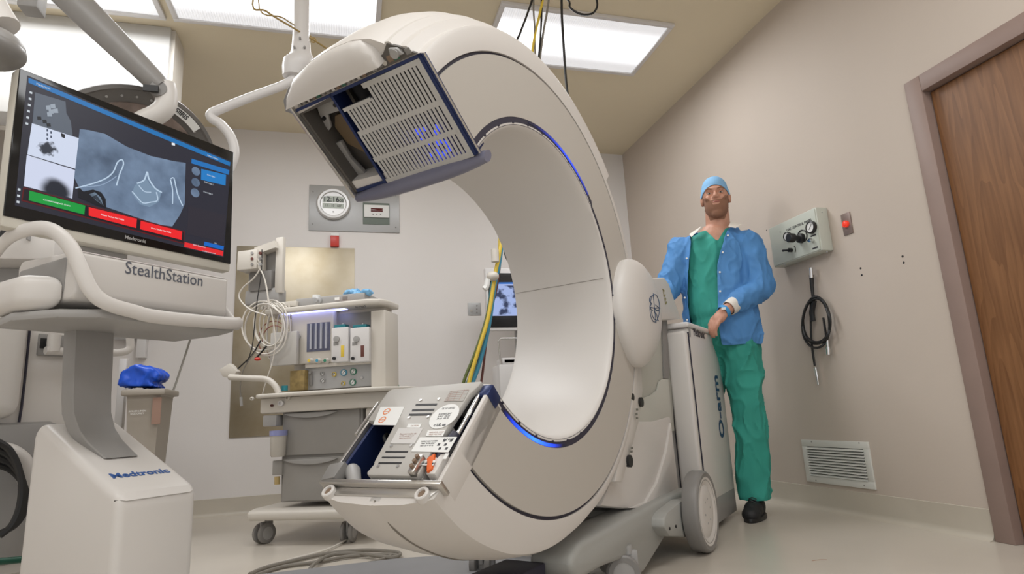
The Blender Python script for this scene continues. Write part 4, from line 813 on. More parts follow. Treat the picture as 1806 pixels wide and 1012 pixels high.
aprt('drawer_cabinet',av+.06,.55,497,716,640,884,M_['drawer'],.006)
for y0,y1 in ((724,801),(806,882)):
    d_=aprt('drawer',av+.045,.02,498,y0,634,y1,M_['drawer'],.005)
    u0,u1,_,z1=fb(A,av+.045,502,y0+3,598,y0+20); b=nbm(); 
    prism(b,[(u0+(u1-u0)*k/10,-.028*math.sin(PI*k/10)**.7) for k in range(11)],-.020,0,M=AX@Mx.Translation((0,av+.045,z1))@Mx.Rotation(R(90),4,'X')@Mx.Scale(-1,4,(0,0,1)) if False else AX@Mx.Translation((0,av+.045,z1))@Mx(((1,0,0,0),(0,0,1,0),(0,1,0,0),(0,0,0,1))),bev=.003); mk('drawer_pull',b,M_['lgrey'],am,d_)
# worktop and apron
u0,u1,_,zt_=fb(A,av,455,688,700,700); zt_=A.p(470,695,av)[1]; print('shelf z',zt_)
b=nbm(); prism(b,[(u0,av-.02),(u0+.03,av-.05),(u1-.2,av-.06),(u1-.05,av-.02),(u1+.04,av+.1),(u1+.04,av+.55),(u0,av+.55)],zt_-.022,zt_,M=AX,bev=.008,seg=3); mk('worktop',b,M_['cream'],am)
b=nbm(); prism(b,[(u0+.015,av+.0),(u1-.22,av+.0),(u1-.06,av+.05),(u1+.02,av+.13),(u1+.02,av+.5),(u0+.015,av+.5)],zt_-.105,zt_-.022,M=AX,bev=.008); mk('apron',b,M_['cream'],am)
b=nbm(); prism(b,[(u1-.20,av+.03),(u1-.04,av+.06),(u1+.02,av+.13),(u1+.02,av+.5),(u1-.20,av+.5)],zt_-.24,zt_-.10,M=AX,bev=.02); mk('side_fairing',b,M_['cream'],am)
for px,py,r,m in ((497,711,.016,'white2'),(481,715,.007,'maroon'),(509,701,.014,'cream'),(446,703,.010,'cream')):
    u,z=A.p(px,py,av-.0); b=nbm(); lathe(b,A.w(u,av-.002,z),-A.n,[(r*.6,0),(r,.0),(r,.012),(r*.6,.014),(r*.5,.004),(0,.004)],20); mk('port',b,M_[m],am)
# backboard with gauges
vu=av+.20
aprt('gauge_panel',vu,.03,538,644,660,684,M_['alum'],.003)
aprt('upper_cabinet',vu+.03,.10,519,545,680,684,M_['cream'],.006)
aprt('side_column',vu-.05,.19,654,547,680,690,M_['cream'],.005)
aprt('display_hood',vu-.03,.06,512,548,588,641,M_['cream'],.012)
hp=Pl(A.w(0,vu-.0305,0),A.u,(0,0,1)); gp2=Pl(A.w(0,vu-.0005,0),A.u,(0,0,1))
aprt('bay_wall',vu+.02,.012,588,552,654,641,M_['dark' if False else 'mgrey'],.002)
aprt('shelf_ledge',vu-.02,.05,538,638,655,645,M_['cream'],.002)
fw=aprt('flow_meter_window',vu-.034,.004,541,569,582,619,mat('dim_blue_glass',(.12,.13,.20),.2),.001)
for k in range(4): b=nbm(); u,z=A.p(548+k*9,594,vu-.04); z0=A.p(548,616,vu-.04)[1]; z1=A.p(548,571,vu-.04)[1]; cyl(b,A.w(u,vu-.038,z0),A.w(u,vu-.038,z1),.0075,n=12); mk('flow_tube',b,mat('frosted_tube',(.45,.46,.52),.15),am,fw)
for k,cn in enumerate(('yellow','bluehose','green')):
    u,z=A.p(548+k*14,636,vu-.04); b=nbm(); lathe(b,A.w(u,vu-.03,z),-A.n,[(0,0),(.016,0),(.016,.006),(.012,.012),(.012,.028),(0,.03)],16); q=mk('flow_knob',b,M_['cream'],am); b=nbm(); cyl(b,A.w(u,vu-.059,z),A.w(u,vu-.062,z),.009,n=16); mk('knob_cap',b,M_[cn],am,q)
def gauge(F,root,px,py,v,r,rim,parent=None):
    u,z=F.p(px,py,v); b=nbm(); lathe(b,F.w(u,v,z),-F.n,[(0,0),(r,0),(r,.010),(r*.82,.012),(r*.8,.007),(0,.007)],24); g=mk('gauge',b,rim,root,parent)
    b=nbm(); cyl(b,F.w(u,v-.0075,z),F.w(u,v-.008,z),r*.8,n=24); mk('dial',b,M_['label'],root,g if parent is None else parent)
    b=nbm(); a=.7; tube(b,[F.w(u-r*.3,v-.009,z-r*.3),F.w(u+r*.45,v-.009,z+r*.5)],.0012,n=4,sub=1); 
    for k in range(8): q=k*.7; c=F.w(u+r*.65*cos(q),v-.009,z+r*.65*sin(q)); box(b,-.001,.001,-.0005,.0005,-.003,.003,M=Mx.Translation(c))
    mk('needle',b,M_['ink'],root,g if parent is None else parent); return g
for px,py,r,m in ((607,657,.019,'bluehose'),(624,655,.019,'green'),(623,674,.019,'green'),(570,671,.015,'lgrey'),(590,660,.013,'yellow'),(569,659,.012,'lgrey'),(606,676,.012,'yellow')): gauge(A,am,px,py,vu,r,M_[m])
gauge(A,am,525,594,vu-.032,.020,M_['lgrey'])
u,z=A.p(549,674,vu); b=nbm(); box(b,u-.01,u+.01,vu-.008,vu,z-.02,z+.06,M=AX,bev=.002); cyl(b,A.w(u,vu-.02,z+.055),A.w(u,vu,z+.055),.008); mk('test_valve',b,M_['grey'],am)
b=nbm(); u,z=A.p(640,666,vu); cyl(b,A.w(u,vu-.02,z),A.w(u,vu,z),.008); mk('switch',b,M_['chrome'],am)
# vaporisers
for i,(x0,x1,lab) in enumerate(((584,614,'yellow'),(617,651,'maroon'))):
    vv=vu-.075; q=aprt('vaporizer',vv,.09,x0,577,x1,638,M_['white2'],.006)
    aprt('filler_cap',vv+.02,.05,x0+5,572,x1-5,578,M_['teal'],.003,q); cx=(x0+x1)/2
    aprt('vapor_label',vv-.001,.002,cx+2,609,cx+8,629,M_[lab],.0003,q); aprt('sight_glass',vv-.001,.002,x0+4,603,x0+13,609,M_['mgrey'],.0003,q)
    u,z=A.p(cx-5,598,vv); b=nbm(); lathe(b,A.w(u,vv,z),-A.n,[(0,0),(.019,0),(.018,.008),(0,.010)],20); mk('dial_wheel',b,M_['lgrey'],am,q)
    u,z=A.p(x0+6,632,vv); b=nbm(); cyl(b,A.w(u,vv,z),A.w(u,vv-.012,z),.009,n=14); mk('drain_plug',b,M_['black'],am,q)
    b=nbm(); u,z=A.p(cx,576,vv); cyl(b,A.w(u,vv+.04,z),A.w(u,vv+.04,z+.025),.004,n=8); mk('lock_pin',b,M_['white2'],am,q)
# top canopy
zt2=A.p(600,546,vu-.02)[1]
ua,ub=A.p(472,546,vu)[0],A.p(688,548,vu)[0]
b=nbm(); prism(b,[(ua,vu+.0),(ua+.02,vu-.06),(ub-.10,vu-.10),(ub-.03,vu-.07),(ub-.005,vu+.0),(ub-.005,vu+.15),(ua,vu+.15)],zt2,zt2+.035,M=AX,bev=.010,seg=3); mk('top_shelf',b,M_['cream'],am)
TZ=zt2+.035
tp=Pl(A.w(0,vu-.085,0),A.u,(0,0,1)); a_,c_=tp.at(636,541); b=text_bm('Aestiva/5',.018,tp.M@Mx.Translation((a_,c_,.003)),.0004); mk('lettering',b,M_['ink'],am)
b=nbm(); u,z=A.p(560,556,vu+.0); box(b,u-.2,u+.2,vu-.055,vu-.01,zt2-.004,zt2+.001,M=AX); mk('lamp_strip',b,mat('work_lamp',(.5,.5,.7),.4,emit=(.38,.42,1),es=3),am)
# breathing arm, absorber, canister, wooden-brown module
bp=lambda px,py,v:A.w(*[(lambda q:(q[0],v,q[1]))(A.p(px,py,v))][0])
b=nbm(); tube(b,[bp(405,665,av+.05),bp(440,667,av+.05),bp(470,669,av+.05),bp(485,680,av+.05),bp(492,694,av+.05)],.017,n=12); mk('breathing_arm',b,M_['cream'],am)
b=nbm(); pbox(b,A,av+.16,.10,511,653,537,688); mk('brown_module',b,mat('tan_bellows_block',(.34,.24,.09),.5,noise=.4,nscale=30),am)
b=nbm(); cyl(b,bp(502,689,av+.1),bp(502,680,av+.1),.018,n=16); mk('teal_cap',b,M_['teal'],am)
u,z=A.p(483,770,av-.0); zc0=A.p(483,806,av)[1]; zc1=A.p(483,762,av)[1]
b=nbm(); lathe(b,A.w(u+.015,av+.02,zc0),(0,0,1),[(0,0),(.034,0),(.040,.01),(.045,zc1-zc0-.01),(.045,zc1-zc0),(0,zc1-zc0)],24); cn=mk('suction_canister',b,mat('translucent_canister',(.62,.58,.52),.2,alpha=.8),am)
b=nbm(); lathe(b,A.w(u+.015,av+.02,zc1-.02),(0,0,1),[(.0,0),(.047,0),(.047,.028),(0,.03)],24); mk('canister_collar',b,mat('lavender_plastic',(.28,.30,.55),.3),am,cn)
b=nbm(); pbox(b,A,av+.0,.07,463,732,487,752,.006); mk('canister_bracket',b,M_['lgrey'],am)
b=nbm(); pbox(b,A,av+.03,.05,480,812,497,838,.004); mk('trap_block',b,M_['drawer'],am)
b=nbm(); cyl(b,bp(489,854,av+.04),bp(489,840,av+.04),.015,n=16); mk('water_trap',b,mat('amber_trap',(.45,.33,.14),.25),am)
# green hoses on the right side
for i,(p,m) in enumerate((([(684,645),(690,660),(692,680),(698,705)],'bluehose'),([(684,662),(697,672),(703,688),(700,712)],'green'),([(687,652),(700,680),(702,700)],'teal'))):
    b=nbm(); tube(b,[bp(x,y,vu+.14+.02*i) for x,y in p],.0085,n=10); mk('gas_hose',b,M_[m],am)
b=nbm(); u,z=A.p(689,614,vu+.1); box(b,u-.03,u+.01,vu+.1,vu+.13,z-.012,z+.008,M=AX); mk('side_clip',b,M_['black'],am)
# patient monitor swung out on an arm at the left
vm=vu-.02
b=nbm(); pbox(b,A,vm,.035,485,418,498,516,.006); mk('monitor_frame',b,M_['cream'],am)
b=nbm(); pbox(b,A,vm+.03,.05,438,437,486,512,.01); pm=mk('monitor_back',b,M_['mgrey'],am)
b=nbm(); pbox(b,A,vm+.0,.09,430,508,492,536,.02); mk('monitor_foot',b,M_['lgrey'],am)
b=nbm(); pbox(b,A,vm-.01,.05,440,478,478,512,.004); mk('monitor_recess',b,M_['grey'],am)
b=nbm(); prism(b,[A.p(*q,vm-.03) for q in ((448,437),(484,424),(486,436),(452,448))],-.03,.03,M=AX@Mx.Translation((0,vm-.0,0))@Mx(((1,0,0,0),(0,0,1,0),(0,1,0,0),(0,0,0,1)))); mk('top_bracket',b,M_['cream'],am)
b=nbm(); pbox(b,A,vm-.08,.10,418,441,453,475,.006); pmod=mk('signal_module',b,M_['cream'],am)
for k in range(3):
    for j in range(2): b=nbm(); c=bp(444+j*14,446+k*10,vm-.085); cyl(b,c,c+A.n*.012,.009,n=12); mk('socket',b,M_[('lgrey','maroon','grey')[(k+j)%3]],am,pmod)
b=nbm(); 
for k in range(9): c=bp(462+k*6,540,vm-.02); cyl(b,c-V((0,0,.02)),c+V((0,0,.01)),.006,n=8)
o=mk('cable_hooks',b,M_['cable'],am); o['kind']='stuff'
aprt('hook_rail',vm-.01,.03,457,533,522,542,M_['cream'],.003)
aprt('accessory_pouch',vm-.05,.03,476,585,523,644,mat('clear_pouch',(.50,.48,.45),.25),.006)
# things standing on it
b=nbm(); x0,x1,_,_=fb(A,vu+.02,524,520,640,540); prism(b,[(x0,vu+.0),(x1+.02,vu+.0),(x1+.02,vu+.22),(x0,vu+.22)],TZ+.006,TZ+.06,M=AX,bev=.006); 
vt_=thing('recorder_unit','flat grey recorder box lying on top of the anaesthesia machine','medical device',A.w((x0+x1)/2,vu+.1,TZ),-27); mk('body',b,M_['lgrey'],vt_)
b=nbm(); box(b,x0+.02,x0+.20,vu-.002,vu+.2,TZ,TZ+.008,M=AX); mk('underside',b,M_['black'],vt_)
u=x0+.15; b=nbm(); lathe(b,A.w(u,vu-.001,TZ+.035),-A.n,[(0,0),(.028,0),(.026,.010),(.014,.014),(.012,.026),(0,.026)],20); mk('knob',b,M_['alum'],vt_)
for k in (.26,.31): b=nbm(); box(b,x0+k,x0+k+.03,vu-.003,vu,TZ+.028,TZ+.045,M=AX); mk('socket_plate',b,M_['label' if k<.3 else 'grey'],vt_)
b=nbm(); cyl(b,A.w(x0+.11,vu+.05,TZ+.06),A.w(x0+.11,vu+.05,TZ+.082),.024,n=20); mk('cap',b,M_['label'],vt_)
b=nbm(); x0,_,_,_=fb(A,vu+.05,608,510,662,535); 
for k in range(5): ell(b,A.w(x0+.03+.028*k,vu+.05+.015*(k%2),TZ+.072+.012*sin(k*2)-.004*k),(.035,.05,.02))
t=cloth(b,.006,.010,30,7,2); one('mask_bag','crumpled light blue plastic bag on the right end of the recorder box','plastic bag',t,mat('light_blue_film',(.18,.42,.68),.25),A.w(x0+.1,vu+.1,TZ+.06),-27)
b=nbm(); box(b,x0-.005,x0+.07,vu-.045,vu-.02,TZ,TZ+.008,M=AX,bev=.003); one('orange_card','small orange strip lying on the front edge of the machine top shelf','card',b,mat('salmon_card',(.75,.25,.12),.6),A.w(x0,vu-.03,TZ),-27)
# monitor cables: coils of white lead hanging from the hook rail
ct=thing('monitor_cables','tangled white monitor leads coiled in loops on the hook rail of the machine','cables',bp(480,560,vm-.06),-27)
def coil(px,py,rx,ry,n,seed,m,r=.004,v=None,root=None,nm='cable',ph=0):
    random.seed(seed); P=[]; v=v or vm-.06
    for k in range(n*10):
        a=ph+k*2*PI/10; j=1+.10*sin(k*.37+seed); P.append(bp(px+rx*j*cos(a)+3*sin(seed+k*.2),py+ry*j*sin(a)+2*cos(k*.3),v-.012*sin(k*.9+seed)))
    b=nbm(); tube(b,P,r,n=6,sub=3); return mk(nm,b,m,root or ct)
coil(466,578,36,44,3,1,M_['cable'],.0048); coil(478,572,26,38,3,5,M_['cable'],.0045,vm-.05); coil(488,588,20,50,3,8,M_['cable'],.004,vm-.03); coil(482,600,24,30,2,11,mat('pale_red_lead',(.30,.10,.08),.5),.003,vm-.03); coil(500,585,14,48,3,14,M_['cable'],.004,vm-.02)
for p,m,r in (([(452,452),(459,470),(448,490),(428,508),(422,525),(440,545),(470,556)],'cable',.0045),([(456,470),(466,490),(472,520),(478,550)],'cable',.004),([(452,460),(462,480),(470,505),(474,545)],'cable',.004),([(462,440),(461,480),(455,520),(450,560),(445,610),(435,640)],'black',.003),([(478,545),(486,600),(480,640),(470,670),(463,695)],'cable',.004),([(460,600),(445,625),(425,645),(413,655)],'black',.004),([(450,620),(430,650),(424,680),(425,705)],'gcable',.0035),([(470,610),(455,628),(450,632)],'black',.005)):
    b=nbm(); tube(b,[bp(x,y,vm-.07) for x,y in p],r,n=6); mk('cable',b,M_[m],ct)
b=nbm(); prism(b,[A.p(*q,vm-.08) for q in ((390,652),(408,641),(422,655),(412,668),(396,664))],-.02,.02,M=AX@Mx.Translation((0,vm-.08,0))@Mx(((1,0,0,0),(0,0,1,0),(0,1,0,0),(0,0,0,1))),bev=.004); mk('sensor_plug',b,M_['cream'],ct)
b=nbm(); c=bp(454,633,vm-.08); ell(b,c,(.018,.012,.010)); mk('red_clip',b,M_['red'],ct)
b=nbm(); tube(b,[bp(425,700,vm-.07),bp(426,716,vm-.07)],.008,n=8); mk('end_plug',b,M_['lgrey'],ct)
# ------------------------------------------------------------------ back wall fittings
def wy(px,py,y): r=ray(px,py); return EYE+r*(y/r.y)
def wbox(b,y,dy,x0,y0,x1,y1,bev=.003):
    mx,my=(x0+x1)/2,(y0+y1)/2; a=wy(x0,my,y).x; c=wy(x1,my,y).x; z1=wy(mx,y0,y).z; z0=wy(mx,y1,y).z; return box(b,a,c,y-dy,y,z0,z1,bev=bev)
Y=YW
b=nbm(); wbox(b,Y,.008,411,436,625,766,.002); sp=one('steel_wall_panel','large stained steel panel on the back wall behind the cable bundle','wall panel',b,M_['panelsteel'],(wy(515,600,Y).x,Y,.5))
b=nbm(); q=wy(461,454,Y-.008); cyl(b,q,q-V((0,.004,0)),.008,n=12); mk('panel_screw',b,M_['steel'],sp); 
t=thing('clock_panel','grey metal wall plate holding the round clock and small red display','wall panel',wy(624,406,Y)); b=nbm(); wbox(b,Y,.012,545,330,704,409,.002); mk('plate',b,M_['alum'],t)
for px,py in ((552,338),(551,395),(698,401),(698,345)): b=nbm(); q=wy(px,py,Y-.012); cyl(b,q,q-V((0,.003,0)),.006,n=10); mk('screw',b,M_['grey'],t)
cc=wy(588,361,Y-.012); cR=.135
ck=thing('wall_clock','round silver digital wall clock reading 12:16 on the grey wall plate','clock',cc); b=nbm(); lathe(b,cc,(0,-1,0),[(0,0),(cR,0),(cR,.025),(cR-.012,.036),(cR-.03,.034),(cR-.036,.024),(0,.024)],48); mk('case',b,mat('silver_plastic',(.55,.54,.53),.3,metal=.3),ck)
CKP=Pl((cc.x,Y-.012-.0245,cc.z),(1,0,0),(0,0,1))
b=nbm(); prism(b,[(-.085,.012),(.085,.012),(.085,.052),(.05,.066),(-.05,.066),(-.085,.052)],0,.001,M=CKP.M); box(b,-.085,.085,-.040,.004,0,.001,M=CKP.M); mk('lcd',b,mat('lcd_grey_green',(.38,.42,.36),.3),ck)
mk('digits',text_bm('12:16',.062,CKP.M@Mx.Translation((-.018,.036,.0015)),.0004,bold=.001,sx=.95),M_['ink'],ck); mk('small_digits',text_bm('03',.034,CKP.M@Mx.Translation((.064,.028,.0015)),.0004,bold=.0008),M_['ink'],ck)
mk('date_digits',text_bm('11 - 10   68°F'.replace('°',''),.030,CKP.M@Mx.Translation((0,-.018,.0015)),.0004,bold=.0004,sx=.85),mat('faint_lcd',(.12,.13,.11),.5),ck)
b=nbm(); lathe(b,CKP.w(0,-.068,0),(0,-1,0),[(0,0),(.006,0),(.006,.001),(0,.001)],12); mk('maker_mark',b,M_['mgrey'],ck)
t=thing('temperature_display','small white display box with dark red digits window on the grey wall plate','display',wy(664,400,Y-.012)); 
b=nbm(); wbox(b,Y-.012,.004,640,358,687,396,.0005); mk('backing',b,mat('grey_green_plate',(.15,.18,.155),.5),t)
b=nbm(); wbox(b,Y-.016,.012,642,362,686,384,.003); q=mk('face',b,M_['label'],t); b=nbm(); wbox(b,Y-.028,.002,654,367,675,373.5,.0003); mk('red_window',b,mat('dark_red_window',(.10,.01,.01),.2),t,q)
for k in range(3): b=nbm(); c=wy(658+k*6.5,378,Y-.028); cyl(b,c,c-V((0,.003,0)),.005,n=10); mk('button',b,M_['grey'],t,q)
b=nbm(); wbox(b,Y,.03,583,417,598,436,.004); rd=one('red_call_switch','small red box on the back wall just above the steel panel','switch',b,M_['red'],wy(590,436,Y)); b=nbm(); wbox(b,Y,.028,584,413,598,417.5,.002); mk('lid',b,M_['label'],rd)
t=thing('wall_outlet','square steel outlet plate on the back wall left of the hoses','outlet',wy(836,545,Y)); b=nbm(); wbox(b,Y,.006,825,534,848,556,.001); mk('plate',b,M_['alum'],t)
for k in range(3): b=nbm(); c=wy(841,539+k*6,Y-.006); cyl(b,c,c-V((0,.002,0)),.007,n=10); mk('socket',b,M_['grey'],t)
b=nbm(); c=wy(831,548,Y-.006); cyl(b,c,c-V((0,.003,0)),.012,n=12); mk('key_switch',b,M_['steel'],t)
# far display and trolley seen through the ring
y=4.55
t=thing('viewing_monitor','white framed monitor showing an x-ray, seen behind the hoses through the ring','monitor',wy(890,588,y)); b=nbm(); wbox(b,y+.06,.06,855,476,975,584,.006); mk('frame',b,M_['white2'],t)
b=nbm(); wbox(b,y,.004,862,482,967,577,.001); mk('glass',b,mat('black_display',(.01,.01,.012),.2),t)
MPp=lambda pts,col,o,nm: mk(nm,prism(nbm(),[(wy(*p,y-o).x,wy(*p,y-o).z) for p in pts],0,.0006,M=Mx.Translation((0,y-o,0))@Mx(((1,0,0,0),(0,0,1,0),(0,1,0,0),(0,0,0,1)))),scr('far_screen',col),t)
MPp([(868,499),(960,499),(960,556),(863,557)],E(165,180,225),.006,'xray_picture')
MPp([(868,498),(960,497),(960,500),(868,501)],E(50,110,190),.0075,'screen_bar')
fm_=scr('far_xray',E(165,180,225)); nt=fm_.node_tree; g_=nt.nodes.new('ShaderNodeNewGeometry'); n_=nt.nodes.new('ShaderNodeTexNoise'); n_.inputs['Scale'].default_value=11; n_.inputs['Detail'].default_value=5; nt.links.new(g_.outputs['Position'],n_.inputs[0]); r_=nt.nodes.new('ShaderNodeValToRGB'); e_=r_.color_ramp.elements; e_[0].position=.44; e_[0].color=(*E(50,60,90),1); e_[1].position=.54; e_[1].color=(*E(160,178,225),1); nt.links.new(n_.outputs[0],r_.inputs[0]); nt.links.new(r_.outputs[0],nt.nodes['Principled BSDF'].inputs['Emission Color'])
b=prism(nbm(),[(wy(*p,y-.0075).x,wy(*p,y-.0075).z) for p in ((872,503),(958,504),(958,554),(867,555))],0,.0006,M=Mx.Translation((0,y-.0075,0))@Mx(((1,0,0,0),(0,0,1,0),(0,1,0,0),(0,0,0,1)))); mk('xray_shadow',b,fm_,t)
b=nbm(); z0=wy(890,588,y).z; tube(b,[(1.32,y+.08,z0+.1),(1.32,y+.10,.9)],.03,n=14,sub=1); cyl(b,(1.32,y+.10,0.001),(1.32,y+.10,.04),.11,n=28); mk('stand',b,M_['lgrey'],t); 
y=4.30
b=nbm(); p0=wy(884,630,y); x0=wy(880,650,y).x
t=thing('equipment_trolley','white equipment trolley with a small printer, half hidden behind the ring','trolley',(x0+.25,y+.2,0)); box(b,x0,x0+.5,y,y+.22,.12,wy(890,642,y).z,bev=.015); mk('body',b,M_['white2'],t)
b=nbm(); zz_=wy(890,642,y).z; box(b,x0+.03,x0+.35,y+.02,y+.2,zz_,zz_+.05,bev=.012); mk('printer_lid',b,M_['white2'],t)
b=nbm(); box(b,x0+.05,x0+.33,y+.02,y+.032,zz_+.012,zz_+.035); mk('paper_slot',b,M_['grey'],t)
b=nbm(); tube(b,[(x0+.02,y+.02,zz_-.01),(x0+.01,y+.02,zz_+.17),(x0+.03,y+.02,zz_+.19),(x0+.45,y+.02,zz_+.19)],.006,n=8,sm=False); mk('guard_rail',b,M_['steel'],t)
for k in range(2):
    b=nbm(); box(b,x0+.06,x0+.44,y-.006,y+.004,.20+.28*k,.45+.28*k,bev=.003); q=mk('door',b,M_['white2'],t); b=nbm(); box(b,x0+.1,x0+.13,y-.012,y-.005,.40+.28*k,.415+.28*k); mk('latch',b,M_['grey'],t,q)
for sx_ in (.05,.45):
    for sy_ in (.05,.17): caster(t,x0+sx_,y+sy_,.045,.05,0,I4)
# ------------------------------------------------------------------ hoses and cables from the ceiling
ht=thing('ceiling_gas_hoses','bundle of yellow, green and blue gas hoses hanging from the ceiling behind the ring','hoses',(1.1,4.15,HC))
def hp_(px,py,y): return wy(px,py,y)
top_=V((1.02,3.95,HC))
for k,(m,r,off,pts) in enumerate((('yellow',.014,0,[(884,425),(874,480),(861,560),(843,620),(826,680),(815,760)]),('olive',.011,1,[(881,440),(872,490),(858,560),(838,622),(816,680),(803,760)]),('bluehose',.015,2,[(884,440),(873,500),(862,575),(846,640),(829,690),(819,760)]),('teal',.010,3,[(880,450),(868,500),(853,590),(836,650),(818,690),(806,760)]),('yellow',.007,4,[(882,405),(879,470),(858,600),(838,660),(829,700),(826,760)]),('maroon',.009,5,[(880,480),(868,540),(858,600),(852,650),(847,690),(843,760)]))):
    y=4.1+.025*off; P=[top_+V((.02*off,0,0)),wy(905,250,y)]+[wy(px,py,y) for px,py in pts]+[V((wy(pts[-1][0],900,y).x,y,.02))]
    b=nbm(); tube(b,P,r,n=10); mk('hose',b,M_[m],ht)
b=nbm(); c=wy(869,487,4.08); ell(b,c,(.045,.035,.035)); mk('hose_clamp',b,M_['cream'],ht)
b=nbm(); c=wy(873,452,4.06); cyl(b,c-V((0,0,.04)),c+V((0,0,.05)),.028,n=16); mk('hose_coupling',b,M_['cream'],ht)
b=nbm(); tube(b,[wy(860,492,4.02),wy(858,505,4.02),wy(854,510,4.02)],.02,n=8); mk('white_tag',b,M_['label'],ht)
b=nbm(); tube(b,[wy(889,425,4.2),wy(891,450,4.2),wy(903,470,4.2),wy(915,480,4.2)],.006,n=8); mk('cable',b,M_['black'],ht)
ot=thing('ceiling_cables','loose black and grey cables dropping from the ceiling in front of the bright troffer','cables',(.75,2.75,HC))
def cp_(px,py,y=2.7): return wy(px,py,y)
for p,m,r in (([(940,-12),(930,25),(918,57),(908,90)],'black',.006),([(941,-12),(941,20),(943,50),(944,100)],'gcable',.005),([(958,-12),(952,25),(944,60),(938,110)],'yellow',.007),([(955,-12),(955,30),(953,70),(950,120)],'black',.0055),([(968,-12),(965,20),(958,60),(952,120)],'gcable',.006),([(990,-14),(991,30),(994,80),(998,140),(1003,190)],'black',.007)):
    b=nbm(); t_=cp_(*p[0]); P=[V((t_.x,t_.y,HC-.001))] if t_.z<HC-.02 else []; tube(b,P+[cp_(*q) for q in p]+[cp_(p[-1][0]+4,p[-1][1]+90)],r,n=8); mk('cable',b,M_[m],ot)
b=nbm(); tube(b,[V((.80,2.72,HC-.001)),cp_(993,-8),cp_(1006,14),cp_(1025,25),cp_(1044,24),cp_(1053,12),cp_(1051,-4),cp_(1043,-14),V((.92,2.74,HC-.001))],.006,n=8); mk('cable',b,M_['black'],ot)
# ------------------------------------------------------------------ surgical light, booms
y=2.62
lt=thing('surgical_light','large round dark-rimmed surgical light head behind the touchscreen','surgical light',wy(262,275,y)); 
lc=wy(228,296,y); r_=ray(228,296); nrm=(-V((r_.x,r_.y,r_.z)).normalized()*.86+V((.30,0,-.42))).normalized()
LR=.335
b=nbm(); lathe(b,lc,nrm,[(0,-.10),(LR*.6,-.09),(LR*.93,-.05),(LR,-.01),(LR*.995,.006),(LR*.955,.012),(LR*.935,.004),(LR*.80,-.004),(0,-.008)],72); mk('light_housing',b,mat('dark_grey_rim',(.15,.14,.13),.35),lt)
b=nbm(); lathe(b,lc,nrm,[(0,-.004),(LR*.76,-.002),(LR*.785,.003),(LR*.79,-.002),(LR*.79,-.006),(0,-.006)],64); mk('lens',b,mat('brown_lens_glass',(.33,.26,.23),.3,noise=.4,nscale=14,col2=(.16,.12,.10)),lt)
x,yv=basis(nrm)
for k in range(36): a=k*2*PI/36; c=lc+(x*cos(a)+yv*sin(a))*LR*.865; b=nbm(); cyl(b,c-nrm*.002,c+nrm*.004,.005,n=8); mk('rim_stud',b,M_['lgrey'],lt)
LPp=Pl(lc,V((0,0,1)).cross(nrm),nrm.cross(V((0,0,1)).cross(nrm)))
a,c=LPp.at(334,203); ang=math.atan2(c,a); rr=LR*.90
b=nbm(); n=10; sheet(b,[[LPp.w(rr*cos(ang+.20-.40*i/n)*k,rr*sin(ang+.20-.40*i/n)*k,.0105) for i in range(n+1)] for k in (.945,1.05)]); mk('name_plate',b,M_['label'],lt)
for i,ch in enumerate('STERIS'): q=ang+.165-i*.030; mk('letter',text_bm(ch,.026,LPp.M@Mx.Translation((rr*cos(q),rr*sin(q),.0115))@Mx.Rotation(q-PI/2,4,'Z'),.0003,bold=.0004),M_['ink'],lt)
# white yoke and ceiling pole
def wt_(px,py,y=2.62): return wy(px,py,y)
wb_=thing('light_boom','white ceiling pole with elbow and sloping arm carrying the surgical light','boom arm',V((wy(528,0,2.62).x,2.62,HC)))
p1=wt_(530,95); b=nbm(); p0=V((p1.x,p1.y,HC)); 
pr=[(.036,0),(.036,HC-p1.z-.02),(.040,HC-p1.z)]
lathe(b,p0,(0,0,-1),pr,32); mk('pole',b,M_['white2'],wb_)
b=nbm(); e1=wt_(520,118); c1=wt_(531,92); rings(b,[[c+V((cos(q),sin(q)*.9,0))*r for q in [2*PI*k/28 for k in range(28)]] for c,r in ((c1+V((0,0,.05)),.039),(c1,.043),(c1-V((0,0,.03)),.055),(wt_(527,108),.066),(wt_(523,120),.062),(wt_(517,135),.045))]); 
e2=wt_(508,146); mk('elbow',b,M_['white2'],wb_)
b=nbm(); tube(b,[wt_(520,128),wt_(508,146),wt_(440,172),wt_(385,194),wt_(372,201),wt_(374,209),wt_(388,218),wt_(404,236),wt_(412,255),wt_(413,275),wt_(404,300)],.020,n=14); tube(b,[wt_(404,296),lc-nrm*.06+V((.30,0,0)),lc-nrm*.08],.018,n=10); mk('sloping_arm',b,M_['white2'],wb_)
for px,py in ((529,66),(519,82),(537,82)): b=nbm(); c=wt_(px,py,2.57); cyl(b,c,c+V((0,.012,0)),.005,n=10); mk('pole_screw',b,M_['mgrey'],wb_)
b=nbm(); tube(b,[V((-.27,2.50,HC-.001)),wy(447,-6,2.5),wy(470,20,2.52),wy(515,48,2.56),wy(560,75,2.66),wy(580,88,2.7),wy(620,112,2.8)],.004,n=6); tube(b,[V((-.25,2.50,HC-.001)),wy(456,0,2.5),wy(500,32,2.52),wy(540,58,2.7),wy(553,68,2.72)],.003,n=6); tube(b,[wy(553+4*cos(k),71+4*sin(k),2.7) for k in range(6)],.003,n=6,closed=True,sub=3); one('boom_cord','thin yellow cord strung across the white ceiling pole','cord',b,mat('ochre_cord',(.35,.24,.08),.6),(-.25,2.5,HC))
